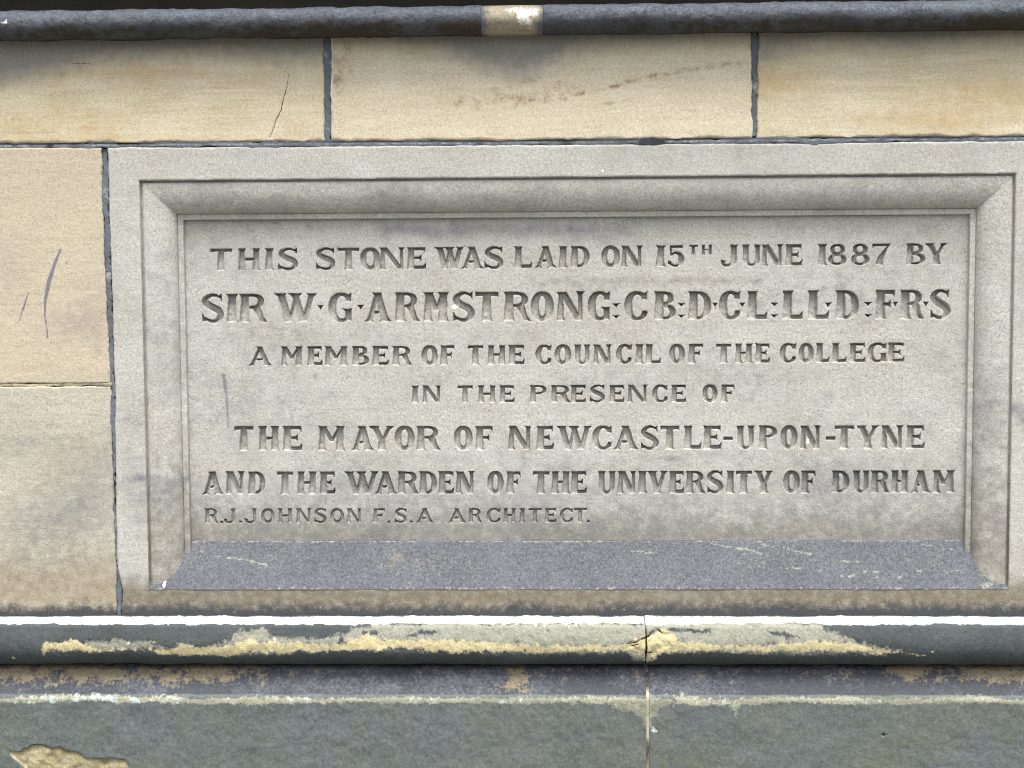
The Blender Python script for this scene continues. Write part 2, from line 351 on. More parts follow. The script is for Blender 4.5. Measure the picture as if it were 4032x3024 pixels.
def a_lu(x, z):
    smear = np.maximum(np.clip(0.5-sdpath(x, z, [(*(-0.7419, 0.1998), 0.0012), (*(-0.751, 0.1787), 0.0022), (*(-0.7595, 0.1549), 0.0030), (*(-0.7662, 0.1274), 0.0022), (*(-0.7676, 0.1053), 0.0012), (*(-0.7648, 0.0832), 0.0010), (*(-0.7644, 0.0729), 0.0018)])/0.0028, 0, 1),
                       np.clip(0.5-sdpath(x, z, [(*(-0.7904, 0.1386), 0.0005), (*(-0.7973, 0.1184), 0.0014), (*(-0.805, 0.0975), 0.0006)])/0.002, 0, 1))
    for c, r in (((-0.7598, 0.0648), 0.0016), ((-0.7335, 0.1804), 0.0022), ((-0.7386, 0.0912), 0.0016), ((-0.7808, 0.0859), 0.0014)):
        smear = np.maximum(smear, 0.8*spot(x, z, c, r, r*1.2))
    soot = 0.45*blob(x, z, [(-0.6719, 0.1562), (-0.7209, 0.1271), (-0.7661, 0.1053), (-0.7596, 0.0722), (-0.6746, 0.0533)], 0.06)+0.3*spot(x, z, (-0.8158, 0.1827), 0.04, 0.06)
    deep = 0.7*spot(x, z, (-0.6761, 0.0219), 0.002, 0.005)
    return dict(smear=smear, soot=soot, deep=deep)
def a_ll(x, z):
    soot = 0.6*blob(x, z, [(-0.6739, -0.0652), (-0.7466, -0.1321), (-0.8269, -0.1843), (-0.8212, -0.2445), (-0.7307, -0.2333), (-0.6697, -0.1958)], 0.1)+0.4*spot(x, z, (-0.8089, -0.0834), 0.08, 0.03)
    warm = 0.6*sstep((-0.8427, -0.2068)[1], (-0.8452, -0.2898)[1], z)
    deep = np.clip(((-0.8462, -0.3219)[1]-z)/0.022+0.5+0.4*fbm(x, z, 0.06, 4), 0, 1.3)
    return dict(soot=soot, warm=warm, deep=deep)
GB = 'dressed sandstone blocks around the foundation stone'
thing(block('ashlar_block', XL, p1l, bed_top, TOPZ, cream, a_b1, 1, relief=r_b1),
      'cream sandstone block with a thin slanting crack, above and left of the inscribed stone', 'stone block', GB)
thing(block('ashlar_block', p1r, p2l, bed_top, TOPZ, cream_slant, a_b2, 2),
      'middle cream block with brown slanting veins and a grey stain hanging from its top edge', 'stone block', GB)
thing(block('ashlar_block', p2r, XR_, bed_top, TOPZ, cream, a_b3, 3),
      'cream block with orange tint, above the right end of the inscribed stone', 'stone block', GB)
thing(block('ashlar_block', XL, pll, left_joint_t, bed_bot, pinkish, a_lu, 4, arris=0.0018, chips=0.8),
      'pinkish buff block marked with two dark smears, left of the inscribed stone', 'stone block', GB)
thing(block('ashlar_block', XL, pll, -0.345, left_joint_b, greyish, a_ll, 5, arris=0.0014, chips=0.8),
      'greyer block with sooty foot, resting on the lower moulding beside the inscribed stone', 'stone block', GB)

# ---------------------------------------------------------------- mortar joints
def joint(name, xl, xr, zb, zt, label, mat, seed, y=0.0016, ridge=0.0, horizontal=True):
    def attrs(x, z):
        pale = 0.55*np.clip(1-np.abs((z-(bed_top(x)+bed_bot(x))/2))/0.0022, 0, 1) if horizontal else 0.75*np.clip(fbm(x, z, 0.02, seed, 3), 0, 1)
        deep = np.clip(fbm(x, z, 0.04, seed+2, 3)*1.2, 0, 0.8)
        if horizontal: deep = np.maximum(deep, np.clip(1.1-np.abs(z-bed_top(x)+0.0006)/0.0016, 0, 1)*(0.75+0.8*vnoise(x, z*0, 0.07, seed)))
        return dict(pale=pale, deep=deep)
    rel = lambda x, z: 0.0009*fbm(x, z, 0.012, seed+20, 3)
    o = block(name, xl, xr, zb, zt, mat, attrs, seed, arris=0.0012, y0=y, wob=0.0048, uneven=0.0030, relief=rel, step=0.0009)
    return thing(o, label, 'mortar joint', 'mortar joints between the blocks')
off = lambda f, d_: (lambda t: f(t)+d_)
joint('mortar_joint', XL, XR_, off(bed_bot, -0.0012), off(bed_top, 0.0012), 'long level mortar line running along the top of the inscribed stone', mortarm, 31)
joint('mortar_joint', off(p1l, -0.0012), off(p1r, 0.0012), off(bed_top, 0.0013), TOPZ, 'thick upright dark mortar joint right of the cracked cream block', mortarm, 32, horizontal=False)
joint('mortar_joint', off(p2l, -0.0012), off(p2r, 0.0010), off(bed_top, 0.0013), TOPZ, 'upright dark mortar joint left of the orange tinted cream block', mortarm, 33, horizontal=False)
joint('mortar_joint', off(pll, -0.0008), off(plr, 0.0008), -0.344, off(bed_bot, -0.0013), 'tall tapering mortar joint down the left edge of the inscribed stone', mortarm, 34, horizontal=False)
joint('mortar_joint', XL, off(pll, -0.001), left_joint_b-0.001, left_joint_t+0.001, 'faint sandy mortar joint under the block with the two dark smears', sandmortar, 35, y=0.0004, horizontal=False)

# ---------------------------------------------------------------- foundation stone
QU, OV, PD = 0.0038, 0.0262, 0.0345           # depth of the quirk, of the fillet and of the lettered panel
FX0, FX1 = -0.625, 0.625; FZ0, FZ1 = -0.29748, 0.29748
PL, PRt = -0.5694, 0.5696; PT, PB = 0.2419, -0.2329     # the lettered panel
FIL = 0.0085                                   # width of the fillet
fs = empty('foundation_stone', (0, 0, -0.34))
thing(fs, 'carved foundation stone with a moulded frame and seven lines of cut lettering', 'foundation stone')
def adopt(o):
    o.parent = fs; o.matrix_parent_inverse = Matrix.Translation((0, 0, 0.34)); return o
def a_border(x, z):
    soot = (0.85*spot(x, z, (-0.6307, -0.1324), 0.045, 0.03)+0.5*spot(x, z, (-0.6317, -0.1735), 0.03, 0.05)+0.3*spot(x, z, (-0.6436, -0.0467), 0.03, 0.06))*(0.85+0.9*fbm(x/5, z-0.12*x, 0.012, 241, 3))
    soot = np.maximum(0.8*soot, 0.3*np.clip(fbm(x, z, 0.07, 44, 3)+0.05, 0, 1))
    soot = np.maximum(soot, np.clip(0.75-sdpath(x, z, [(*(0.6271, -0.0331), 0.001), (*(0.6455, -0.0551), 0.004)])/0.02, 0, 1)*0.8)
    warm = 0.85*sstep((-0.8444, -0.2633)[1], (-0.8458, -0.3068)[1], z)
    deep = np.clip(((-0.8462, -0.3219)[1]-z)/0.022+0.5+0.3*fbm(x, z, 0.06, 4), 0, 1.3)
    pale = spot(x, z, (0.041, 0.3063), 0.0022, 0.0032)+spot(x, z, (0.6205, 0.3392), 0.002, 0.0016)+0.8*spot(x, z, (0.0554, -0.3227), 0.001, 0.002)+0.8*spot(x, z, (0.0709, -0.3276), 0.0014, 0.003)
    return dict(soot=soot, warm=warm, deep=deep, pale=pale)
# border: a face with a rectangular opening
ox0, ox1 = plr, 0.676
u = np.concatenate([np.linspace(0, 1, 40)[:-1]*1.0, 1+np.arange(0, 961)/960, 2+np.linspace(0, 1, 40)[1:]])
v = np.concatenate([np.linspace(0, 1, 36)[:-1], 1+np.arange(0, 441)/440, 2+np.linspace(0, 1, 36)[1:]])
U, Vv = np.meshgrid(u, v)
Z = np.where(Vv < 1, -0.3445+(FZ0+0.3445)*Vv, np.where(Vv < 2, FZ0+(FZ1-FZ0)*(Vv-1), 0))
X = np.where(U < 1, 0, np.where(U < 2, FX0+(FX1-FX0)*(U-1), FX1+(ox1-FX1)*(U-2)))
for _ in range(2):
    zt_ = bed_bot(X)+0.0012*fbm(X, X*0, 0.02, 61, 3)
    Z = np.where(Vv >= 2, FZ1+(zt_-FZ1)*(Vv-2), Z)
    xl_ = plr(Z)+0.0012*fbm(Z*0, Z, 0.016, 62, 3)
    X = np.where(U < 1, xl_+(FX0-xl_)*U, X)
ed = np.minimum(np.minimum(X-xl_, zt_-Z), ox1-X)
rr = 0.003*(1+0.9*np.clip(fbm(X, Z, 0.025, 63, 3), -0.6, 1.2)); kk = np.clip(1-ed/rr, 0, 1)
hole_d = np.maximum(np.maximum(FX0-X, X-FX1), np.maximum(FZ0-Z, Z-FZ1))
r2 = 0.0016*(1+1.2*np.clip(fbm(X, Z, 0.02, 66, 4), -0.4, 1.2)); k2 = np.clip(1-hole_d/r2, 0, 1)
Y = rr*(1-np.sqrt(1-kk*kk))+0.8*r2*(1-np.sqrt(1-k2*k2))+0.0006*fbm(X, Z, 0.05, 64, 4)+0.0002*fbm(X, Z, 0.006, 65, 2)
V_, F_, A_ = grid_parts(X, Y, Z, a_border(X, Z), rim=0.10)
c_ = V_[F_].mean(1)
keep = ~((c_[:, 0] > FX0) & (c_[:, 0] < FX1) & (c_[:, 2] > FZ0) & (c_[:, 2] < FZ1))
V2 = V_[:]; F2 = F_[keep]
def compact(V, F, A):
    used = np.unique(F); mp = np.zeros(len(V), int); mp[used] = np.arange(len(used))
    return V[used], mp[F], {k: v[used] for k, v in A.items()}
adopt(mesh_obj('border', *compact(V_, F2, A_)[:2], plaque, compact(V_, F2, A_)[2]))

# moulded frame on three sides: quirk, ovolo; then the fillet with its step down to the panel
def ovolo():
    w = PL-FIL-FX0; P = [(0.0, 0.0012), (0.0, 0.004), (0.0003, 0.0080), (0.0008, 0.0088), (0.0018, 0.0088), (0.0026, 0.0078), (0.0032, QU+0.0006)]
    for k in range(1, 29):
        t = 1-(1-k/28)**1.7; p = 1.95
        P.append((0.0036+(w-0.0036)*t, QU+(OV+0.0012-QU)*(1-(1-t**p)**(1/p))))
    return P
def frame_strip(P, label_seed, attrs, zlow, tname, mat):
    """carry a profile (inward offset, depth) up the left side, along the top and down the right side with mitred corners"""
    P = np.asarray(P); s = P[:, 0]; dd = P[:, 1]; parts = []
    def put(Xa, Za, Da, nrm):
        n_ = 0.0005*fbm(Xa, Za, 0.035, label_seed, 4)+0.0003*fbm(Xa, Za, 0.009, label_seed+3, 3)
        parts.append(grid_parts(Xa, Da+n_, Za, attrs(Xa, Za)))
    k = np.linspace(0, 1, 420)
    # sides
    Ss, K = np.meshgrid(s, k); Dd = np.meshgrid(dd, k)[0]
    zz = zlow+(FZ1-Ss-zlow)*K
    put(FX0+Ss, zz, Dd, 0)
    put((FX1-Ss)[:, ::-1], zz[:, ::-1], Dd[:, ::-1], 0)
    kx = np.linspace(0, 1, 900)
    Kx, S2 = np.meshgrid(kx, s[::-1]); D2 = np.meshgrid(kx, dd[::-1])[1]
    put(FX0+S2+(FX1-FX0-2*S2)*Kx, FZ1-S2, D2, 0)
    V, F, A = join(parts)
    return adopt(mesh_obj(tname, V, F, mat, A))
def a_frame(x, z):
    soot = 0.35*np.clip(fbm(x, z, 0.06, 71, 3)+0.25, 0, 1)+(0.75*spot(x, z, (-0.6003, -0.1525), 0.045, 0.045))*(0.85+0.9*fbm(x/5, z-0.12*x, 0.012, 241, 3))+0.45*spot(x, z, (0.5977, -0.0338), 0.03, 0.06)
    warm = 0.5*sstep((-0.836, 0.0097)[1], (-0.8447, -0.2709)[1], z)
    return dict(soot=soot, warm=warm, deep=0*x, pale=0.7*spot(x, z, (0.0239, 0.279), 0.003, 0.0016)+0.7*spot(x, z, (0.6, 0.2517), 0.0025, 0.002))
frame_strip(ovolo(), 72, a_frame, FZ0-0.002, 'frame_moulding', plaque)
w0 = PL-FIL-FX0; w1 = PL-FX0
frame_strip([(w0, OV+0.0012), (w0+0.0006, OV+0.0002), (w0+0.0014, OV)]+[(w0+0.0014+(FIL-0.0022)*k/8, OV) for k in range(1, 9)]+[(w1-0.0003, OV+0.0005), (w1, OV+0.0012), (w1, PD-0.001), (w1, PD+0.002)], 76, a_frame, FZ0+0.02, 'fillet', plaque)

# sloping sill
def a_sill(x, y, z, s):
    z = z+0.0022*fbm(x, z, 0.012, 83, 3); x = x+0.004*fbm(x, z, 0.011, 86, 3)
    bare_or_sheen = 0*x
    for c, rx, rz in (((0.3568, -0.2727), 0.006, 0.0026), ((0.4247, -0.2742), 0.008, 0.0024), ((0.4376, -0.2742), 0.004, 0.0020), ((0.4397, -0.2828), 0.008, 0.0024),
                      ((0.4006, -0.2612), 0.014, 0.0018), ((0.4005, -0.2798), 0.004, 0.0022), ((0.472, -0.2813), 0.004, 0.002), ((0.3166, -0.2701), 0.014, 0.0013), ((0.4999, -0.2743), 0.004, 0.0018),
                      ((0.5962, -0.2926), 0.011, 0.0048), ((0.6212, -0.2974), 0.008, 0.0020), ((0.5945, -0.2795), 0.012, 0.0012), ((0.5466, -0.2441), 0.01, 0.0014), ((0.0885, -0.2466), 0.016, 0.0013),
                      ((0.5194, -0.2388), 0.018, 0.0012), ((0.3858, -0.2805), 0.002, 0.002), ((0.5542, -0.2739), 0.008, 0.0015), ((0.1108, -0.25), 0.008, 0.0012)):
        bare_or_sheen = np.maximum(bare_or_sheen, 1.0*spot(x, z, c, rx, rz))
    for pth in ([(*(-0.5307, -0.2531), 0.0004), (*(-0.4926, -0.2577), 0.0008), (*(-0.4505, -0.2657), 0.0005)], [(*(0.2006, -0.2375), 0.0004), (*(0.2449, -0.243), 0.0008), (*(0.2741, -0.2513), 0.0004)],
                [(*(0.275, -0.238), 0.0004), (*(0.3444, -0.2507), 0.0007)]):
        bare_or_sheen = np.maximum(bare_or_sheen, np.clip(0.62-sdpath(x, z, pth)/0.0022, 0, 1))
    bare_or_sheen = np.maximum(bare_or_sheen, 0.55*np.clip(1-np.abs(y-PD)/0.0018, 0, 1))
    bare_or_sheen = np.maximum(bare_or_sheen, 0.26*np.clip(1-np.abs(y-0.0)/0.003, 0, 1))
    pale = spot(x, z, (-0.6021, -0.2914), 0.0036, 0.0085)
    warm = 0.4*np.clip(fbm(x, z, 0.05, 88, 3)+0.1, 0, 1)
    return dict(bare_or_sheen=bare_or_sheen, pale=pale, warm=warm)
sill_prof = densify([(PD+0.004, PB+0.0012), (PD-0.0006, PB), (0.0012, FZ0+0.0008), (-0.0004, FZ0-0.0012), (0.004, FZ0-0.004)], 0.0018)[::-1]
adopt(sweep('sill', sill_prof, FX0-0.0008, FX1+0.0008, sillm, a_sill, 81, jag=0.0004))

# ---------------------------------------------------------------- cut lettering
def ell(cx, cz, rx, rz, t0=0, t1=360, n=40, p=2.25):
    out = []
    for k in range(n+1 if t1-t0 < 360 else n):
        t = math.radians(t0+(t1-t0)*k/n); c, s = math.cos(t), math.sin(t)
        out.append((cx+rx*math.copysign(abs(c)**(2/p), c), cz+rz*math.copysign(abs(s)**(2/p), s)))
    return out
def ribbon(P):
    P = np.asarray(P, float); n = len(P); tt = np.linspace(0, n-1, 6*n)
    def cr(t):
        i = int(min(t, n-2)); f = t-i
        a_, b_, c_, d_ = P[max(i-1, 0)], P[i], P[i+1], P[min(i+2, n-1)]
        return 0.5*(2*b_+(c_-a_)*f+(2*a_-5*b_+4*c_-d_)*f*f+(3*b_-a_-3*c_+d_)*f**3)
    Q = np.array([cr(t) for t in tt]); T = np.gradient(Q[:, :2], axis=0); T /= np.linalg.norm(T, axis=1)[:, None]
    N = np.stack([-T[:, 1], T[:, 0]], 1)*Q[:, 2:3]/2
    return np.concatenate([Q[:, :2]+N, (Q[:, :2]-N)[::-1]]).tolist()
def stem(x, w, s=0.085, top=True, bot=True, z0=0.0, z1=1.0):
    l, r = x-w/2, x+w/2; P = []
    P += [(l-s, z0), (r+s, z0), (r+s*0.35, z0+0.07), (r, z0+0.19)] if bot else [(l, z0), (r, z0)]
    P += [(r, z1-0.16), (r+s*0.45, z1-0.05), (r+s, z1), (l-s, z1), (l-s*0.45, z1-0.05), (l, z1-0.16)] if top else [(r, z1), (l, z1)]
    return P
def diag(xt, xb, w, z0=0.0, z1=1.0): return [(xb-w/2, z0), (xb+w/2, z0), (xt+w/2, z1), (xt-w/2, z1)]
def tri(x, w, z0, z1): return [(x-w/2, z1), (x+w/2, z1), (x+w*0.2, (z0+z1)/2), (x, z0), (x-w*0.2, (z0+z1)/2)]
def glyph(ch, a, w=0.29, t=0.15):
    w *= 0.92
    """outlines of a broad cut Roman capital with flared serifs; height 1, width a: (unions, holes)"""
    s = 0.055; P, H = [], []
    if ch in 'HU': w *= 0.92
    L = s+w/2                                                    # axis of a left stem
    if ch == 'I' or ch == '1': P = [stem(a/2, min(w, a-0.14), (a-min(w, a-0.14))/2)]
    elif ch == 'T':
        P = [[(0.0, 1), (a, 1), (a-0.015, 0.80), (a-0.055, 1-t), (0.055, 1-t), (0.015, 0.80)], stem(a/2, w, s, top=False, z1=0.9)]
    elif ch == 'H': P = [stem(L, w, s), stem(a-L, w, s), [(L, 0.44), (a-L, 0.44), (a-L, 0.57), (L, 0.57)]]
    elif ch in 'EFL':
        P = [stem(L, w, s)]
        if ch in 'EF': P += [[(L, 1), (a-0.02, 1), (a-0.02, 0.74), (a-0.09, 1-t), (L, 1-t)],
                             [(L, 0.45), (L, 0.57), (a*0.66, 0.57), (a*0.78, 0.67), (a*0.78, 0.36), (a*0.66, 0.45)]]
        if ch in 'EL': P += [[(L, 0), (a, 0), (a+0.01, 0.30), (a-0.10, t+0.01), (L, t+0.01)]]
    elif ch == 'O':
        P = [ell(a/2, 0.5, a/2, 0.515)]; H = [ell(a/2, 0.5, max(a/2-w*1.0, 0.11), 0.335)]
    elif ch == 'C' or ch == 'G':
        P = [ell(a*0.53, 0.5, a*0.53, 0.515)]; H = [ell(a*0.56, 0.5, max(a*0.53-w*0.9, 0.1), 0.385)]
        H += [[(a*0.62, 0.30), (a*1.2, 0.36), (a*1.2, 0.70), (a*0.62, 0.72)], [(a*0.93, -0.1), (a*1.2, -0.1), (a*1.2, 1.1), (a*0.93, 1.1)]]
        extra = [[(a*0.98, 1.0), (a*0.96, 0.66), (a*0.78, 0.84), (a*0.80, 0.93)]]
        if ch == 'C': extra += [[(a*0.99, 0.30), (a*0.92, 0.10), (a*0.72, 0.06), (a*0.80, 0.24)]]
        else: extra += [[(a*0.58, 0.46), (a*1.0, 0.46), (a*0.965, 0.40), (a*0.965, 0.02), (a*0.70, 0.05), (a*0.70, 0.38)]]
        return P, H, extra
    elif ch == 'D':
        P = [[(L, 0), (a*0.42, 0)]+ell(a*0.42, 0.5, a*0.58, 0.5, -90, 90, 24)+[(L, 1)], stem(L, w, s)]
        ri = max(a*0.58-w*0.95, 0.06); xr_ = a*0.42
        H = [[(L+w/2, 0.115), (max(xr_, L+w/2+0.02), 0.115)]+ell(max(xr_, L+w/2+0.02), 0.5, ri, 0.385, -90, 90, 20)+[(L+w/2, 0.885)]]
    elif ch in 'PRB':
        zm = 0.47 if ch != 'B' else 0.51
        cz = (1+zm)/2; rz = (1-zm)/2; bw = a*(0.97 if ch == 'P' else 0.9)
        c0 = a*0.45; P = [stem(L, w, s), [(L, zm), (c0, zm)]+ell(c0, cz, bw-c0, rz, -90, 90, 20)+[(L, 1)]]
        hx = max(bw-c0-w*0.8, 0.07)
        H = [[(L+w/2, zm+0.105), (max(c0, L+w/2+0.03), zm+0.105)]+ell(max(c0, L+w/2+0.03), cz+0.005, hx, rz-0.11, -90, 90, 14)+[(L+w/2, 0.885)]]
        if ch == 'R':
            return P, H, [[(a*0.50, 0.53), (a*0.76, 0.55), (a*0.86, 0.2), (a, 0), (a*0.74, 0), (a*0.60, 0.26), (a*0.46, 0.49)]]
        if ch == 'B':
            cz2 = zm/2+0.02; rz2 = zm/2+0.02
            P += [[(L, 0), (c0, 0)]+ell(c0, cz2, a-c0, rz2, -90, 90, 20)+[(L, zm+0.04)]]
            H += [[(L+w/2, 0.11), (max(c0, L+w/2+0.03), 0.11)]+ell(max(c0, L+w/2+0.03), cz2-0.01, max(a-c0-w*0.85, 0.08), rz2-0.115, -90, 90, 14)+[(L+w/2, 2*cz2-0.13)]]
    elif ch == 'N':
        P = [stem(0.15, 0.165, 0.07), stem(a-0.15, 0.14, 0.08, bot=False), diag(0.20, a-0.20, w*0.98), [(0, 1), (0.34, 1), (0.30, 0.9), (0.1, 0.86)]]
    elif ch == 'M':
        P = [stem(0.19, 0.20, 0.075), stem(a-0.22, w*0.9, 0.075), diag(0.22, a*0.50, w*0.78, 0.36), diag(a-0.24, a*0.49, 0.13, 0.36), [(0.02, 1), (0.38, 1), (0.30, 0.86), (0.12, 0.86)]]
    elif ch == 'A':
        P = [[(a*0.48-0.17, 1), (a*0.48+0.15, 1), (a*0.48+0.17, 0.9), (a-0.08, 0.0), (a-0.36, 0.0), (a*0.48-0.09, 0.86)],
             [(a*0.48-0.1, 0.9), (a*0.48+0.06, 0.9), (0.25, 0), (0.08, 0)],
             [(0, 0), (0.33, 0), (0.22, 0.15), (0.13, 0.13)], [(a-0.43, 0), (a, 0), (a-0.15, 0.19), (a-0.33, 0.14)],
             [(a*0.26, 0.27), (a*0.72, 0.27), (a*0.68, 0.385), (a*0.31, 0.385)]]
    elif ch == 'W':
        P = [diag(0.13*a, 0.325*a, w), diag(0.51*a, 0.345*a, 0.13), diag(0.47*a, 0.665*a, w*0.92), diag(0.885*a, 0.69*a, 0.20)]
        for x, ww in ((0.13, w+0.17), (0.485, w+0.2), (0.885, 0.36)): P.append([(x*a-ww/2, 1), (x*a+ww/2, 1), (x*a+ww/2-0.09, 0.88), (x*a-ww/2+0.11, 0.88)])
    elif ch == 'V':
        P = [diag(0.24*a, 0.50*a, w), diag(0.82*a, 0.53*a, 0.16), tri(0.24*a, 0, 0.9, 1) if 0 else [(0, 1), (0.24*a+w/2+0.09, 1), (0.24*a+w/2, 0.88), (0.1, 0.88)], [(a-0.34, 1), (a, 1), (a-0.12, 0.88), (a-0.26, 0.88)]]
    elif ch == 'Y':
        P = [stem(a*0.52, w*0.95, s, top=False, z1=0.5), diag(0.22*a, 0.50*a, w*0.95, 0.38), diag(0.83*a, 0.55*a, 0.17, 0.40),
             [(0, 1), (0.22*a+w/2+0.08, 1), (0.22*a+w/2, 0.88), (0.1, 0.88)], [(a-0.34, 1), (a, 1), (a-0.12, 0.88), (a-0.26, 0.88)]]
    elif ch == 'U':
        w2 = w*0.82; R = a-s-w2/2
        P = [stem(L, w, s, bot=False, z0=0.34), stem(R, w2, s, bot=False, z0=0.34), [(L-w/2, 0.36)]+ell((L-w/2+R+w2/2)/2, 0.36, (R+w2/2-L+w/2)/2, 0.375, 180, 360, 24)]
        hx0, hx1 = L+w/2, R-w2/2
        H = [[(hx0, 0.8), (hx0, 0.36)]+ell((hx0+hx1)/2, 0.36, max((hx1-hx0)/2, 0.03), 0.25, 180, 360, 16)+[(hx1, 0.8)]]
        if hx1 < hx0+0.04: H = []
    elif ch == 'J':
        P = [stem(a-s-w/2, w, s, bot=False, z0=0.3), ribbon([(a-s-w/2, 0.40, w), (a-s-w/2-0.01, 0.24, w*0.98), (a-s-w*0.8, 0.10, w*0.75), (a*0.42, 0.03, 0.14), (a*0.2, 0.06, 0.13), (a*0.07, 0.18, 0.10)]),
             [(0.0, 0.31), (a*0.26, 0.24), (a*0.24, 0.08), (0.02, 0.14)]]
    elif ch == 'S':
        k = w/0.28
        P = [ribbon([(a*0.88, 0.84, 0.05), (a*0.66, 0.95, 0.10), (a*0.40, 0.945, 0.14), (a*0.17, 0.79, 0.23*k), (a*0.27, 0.63, 0.27*k), (a*0.5, 0.525, 0.27*k), (a*0.75, 0.41, 0.27*k),
                     (a*0.845, 0.24, 0.24*k), (a*0.66, 0.06, 0.15), (a*0.38, 0.05, 0.12), (a*0.10, 0.18, 0.05)]),
             [(a*0.72, 0.93), (a*0.93, 1.01), (a*0.91, 0.70), (a*0.82, 0.84)], [(0.03*a, 0.33), (0.02*a, 0.0), (a*0.24, 0.07), (a*0.15, 0.17)]]
    elif ch == '5':
        P = [[(a*0.14, 1), (a*0.9, 1), (a*0.93, 0.86), (a*0.22, 0.86)], [(a*0.13, 1), (a*0.24, 1), (a*0.26, 0.52), (a*0.12, 0.52)],
             ribbon([(a*0.16, 0.53, 0.09), (a*0.45, 0.64, 0.12), (a*0.72, 0.55, 0.2), (a*0.82, 0.34, 0.27), (a*0.7, 0.11, 0.18), (a*0.42, 0.03, 0.12), (a*0.1, 0.14, 0.1)]), [(0, 0.3), (a*0.2, 0.22), (a*0.22, 0.06), (0, 0.1)]]
    elif ch == '8':
        P = [ell(a/2, 0.735, a*0.41, 0.265), ell(a/2, 0.265, a*0.5, 0.275)]
        H = [ell(a/2, 0.75, a*0.41-0.2, 0.15), ell(a/2, 0.255, a*0.5-0.235, 0.155)]
    elif ch == '7':
        P = [[(0, 1), (a, 1), (a*0.95, 0.87), (0.05, 0.87), (0.0, 0.72)], ribbon([(a*0.92, 0.92, 0.07), (a*0.68, 0.62, 0.16), (a*0.47, 0.30, 0.27), (a*0.40, 0.0, 0.36)])]
    elif ch == '-': P = [[(0, 0.38), (a, 0.38), (a, 0.53), (0, 0.53)]]
    elif ch == '.': P = [[(0, 0), (a, 0), (a, 0.13), (0, 0.13)]]
    elif ch == '*': P = [tri(a/2, a, 0.40, 0.58)]
    elif ch == ':': P = [tri(a/2, a, 0.44, 0.58), tri(a/2, a, 0.04, 0.17)]
    return P, H, []
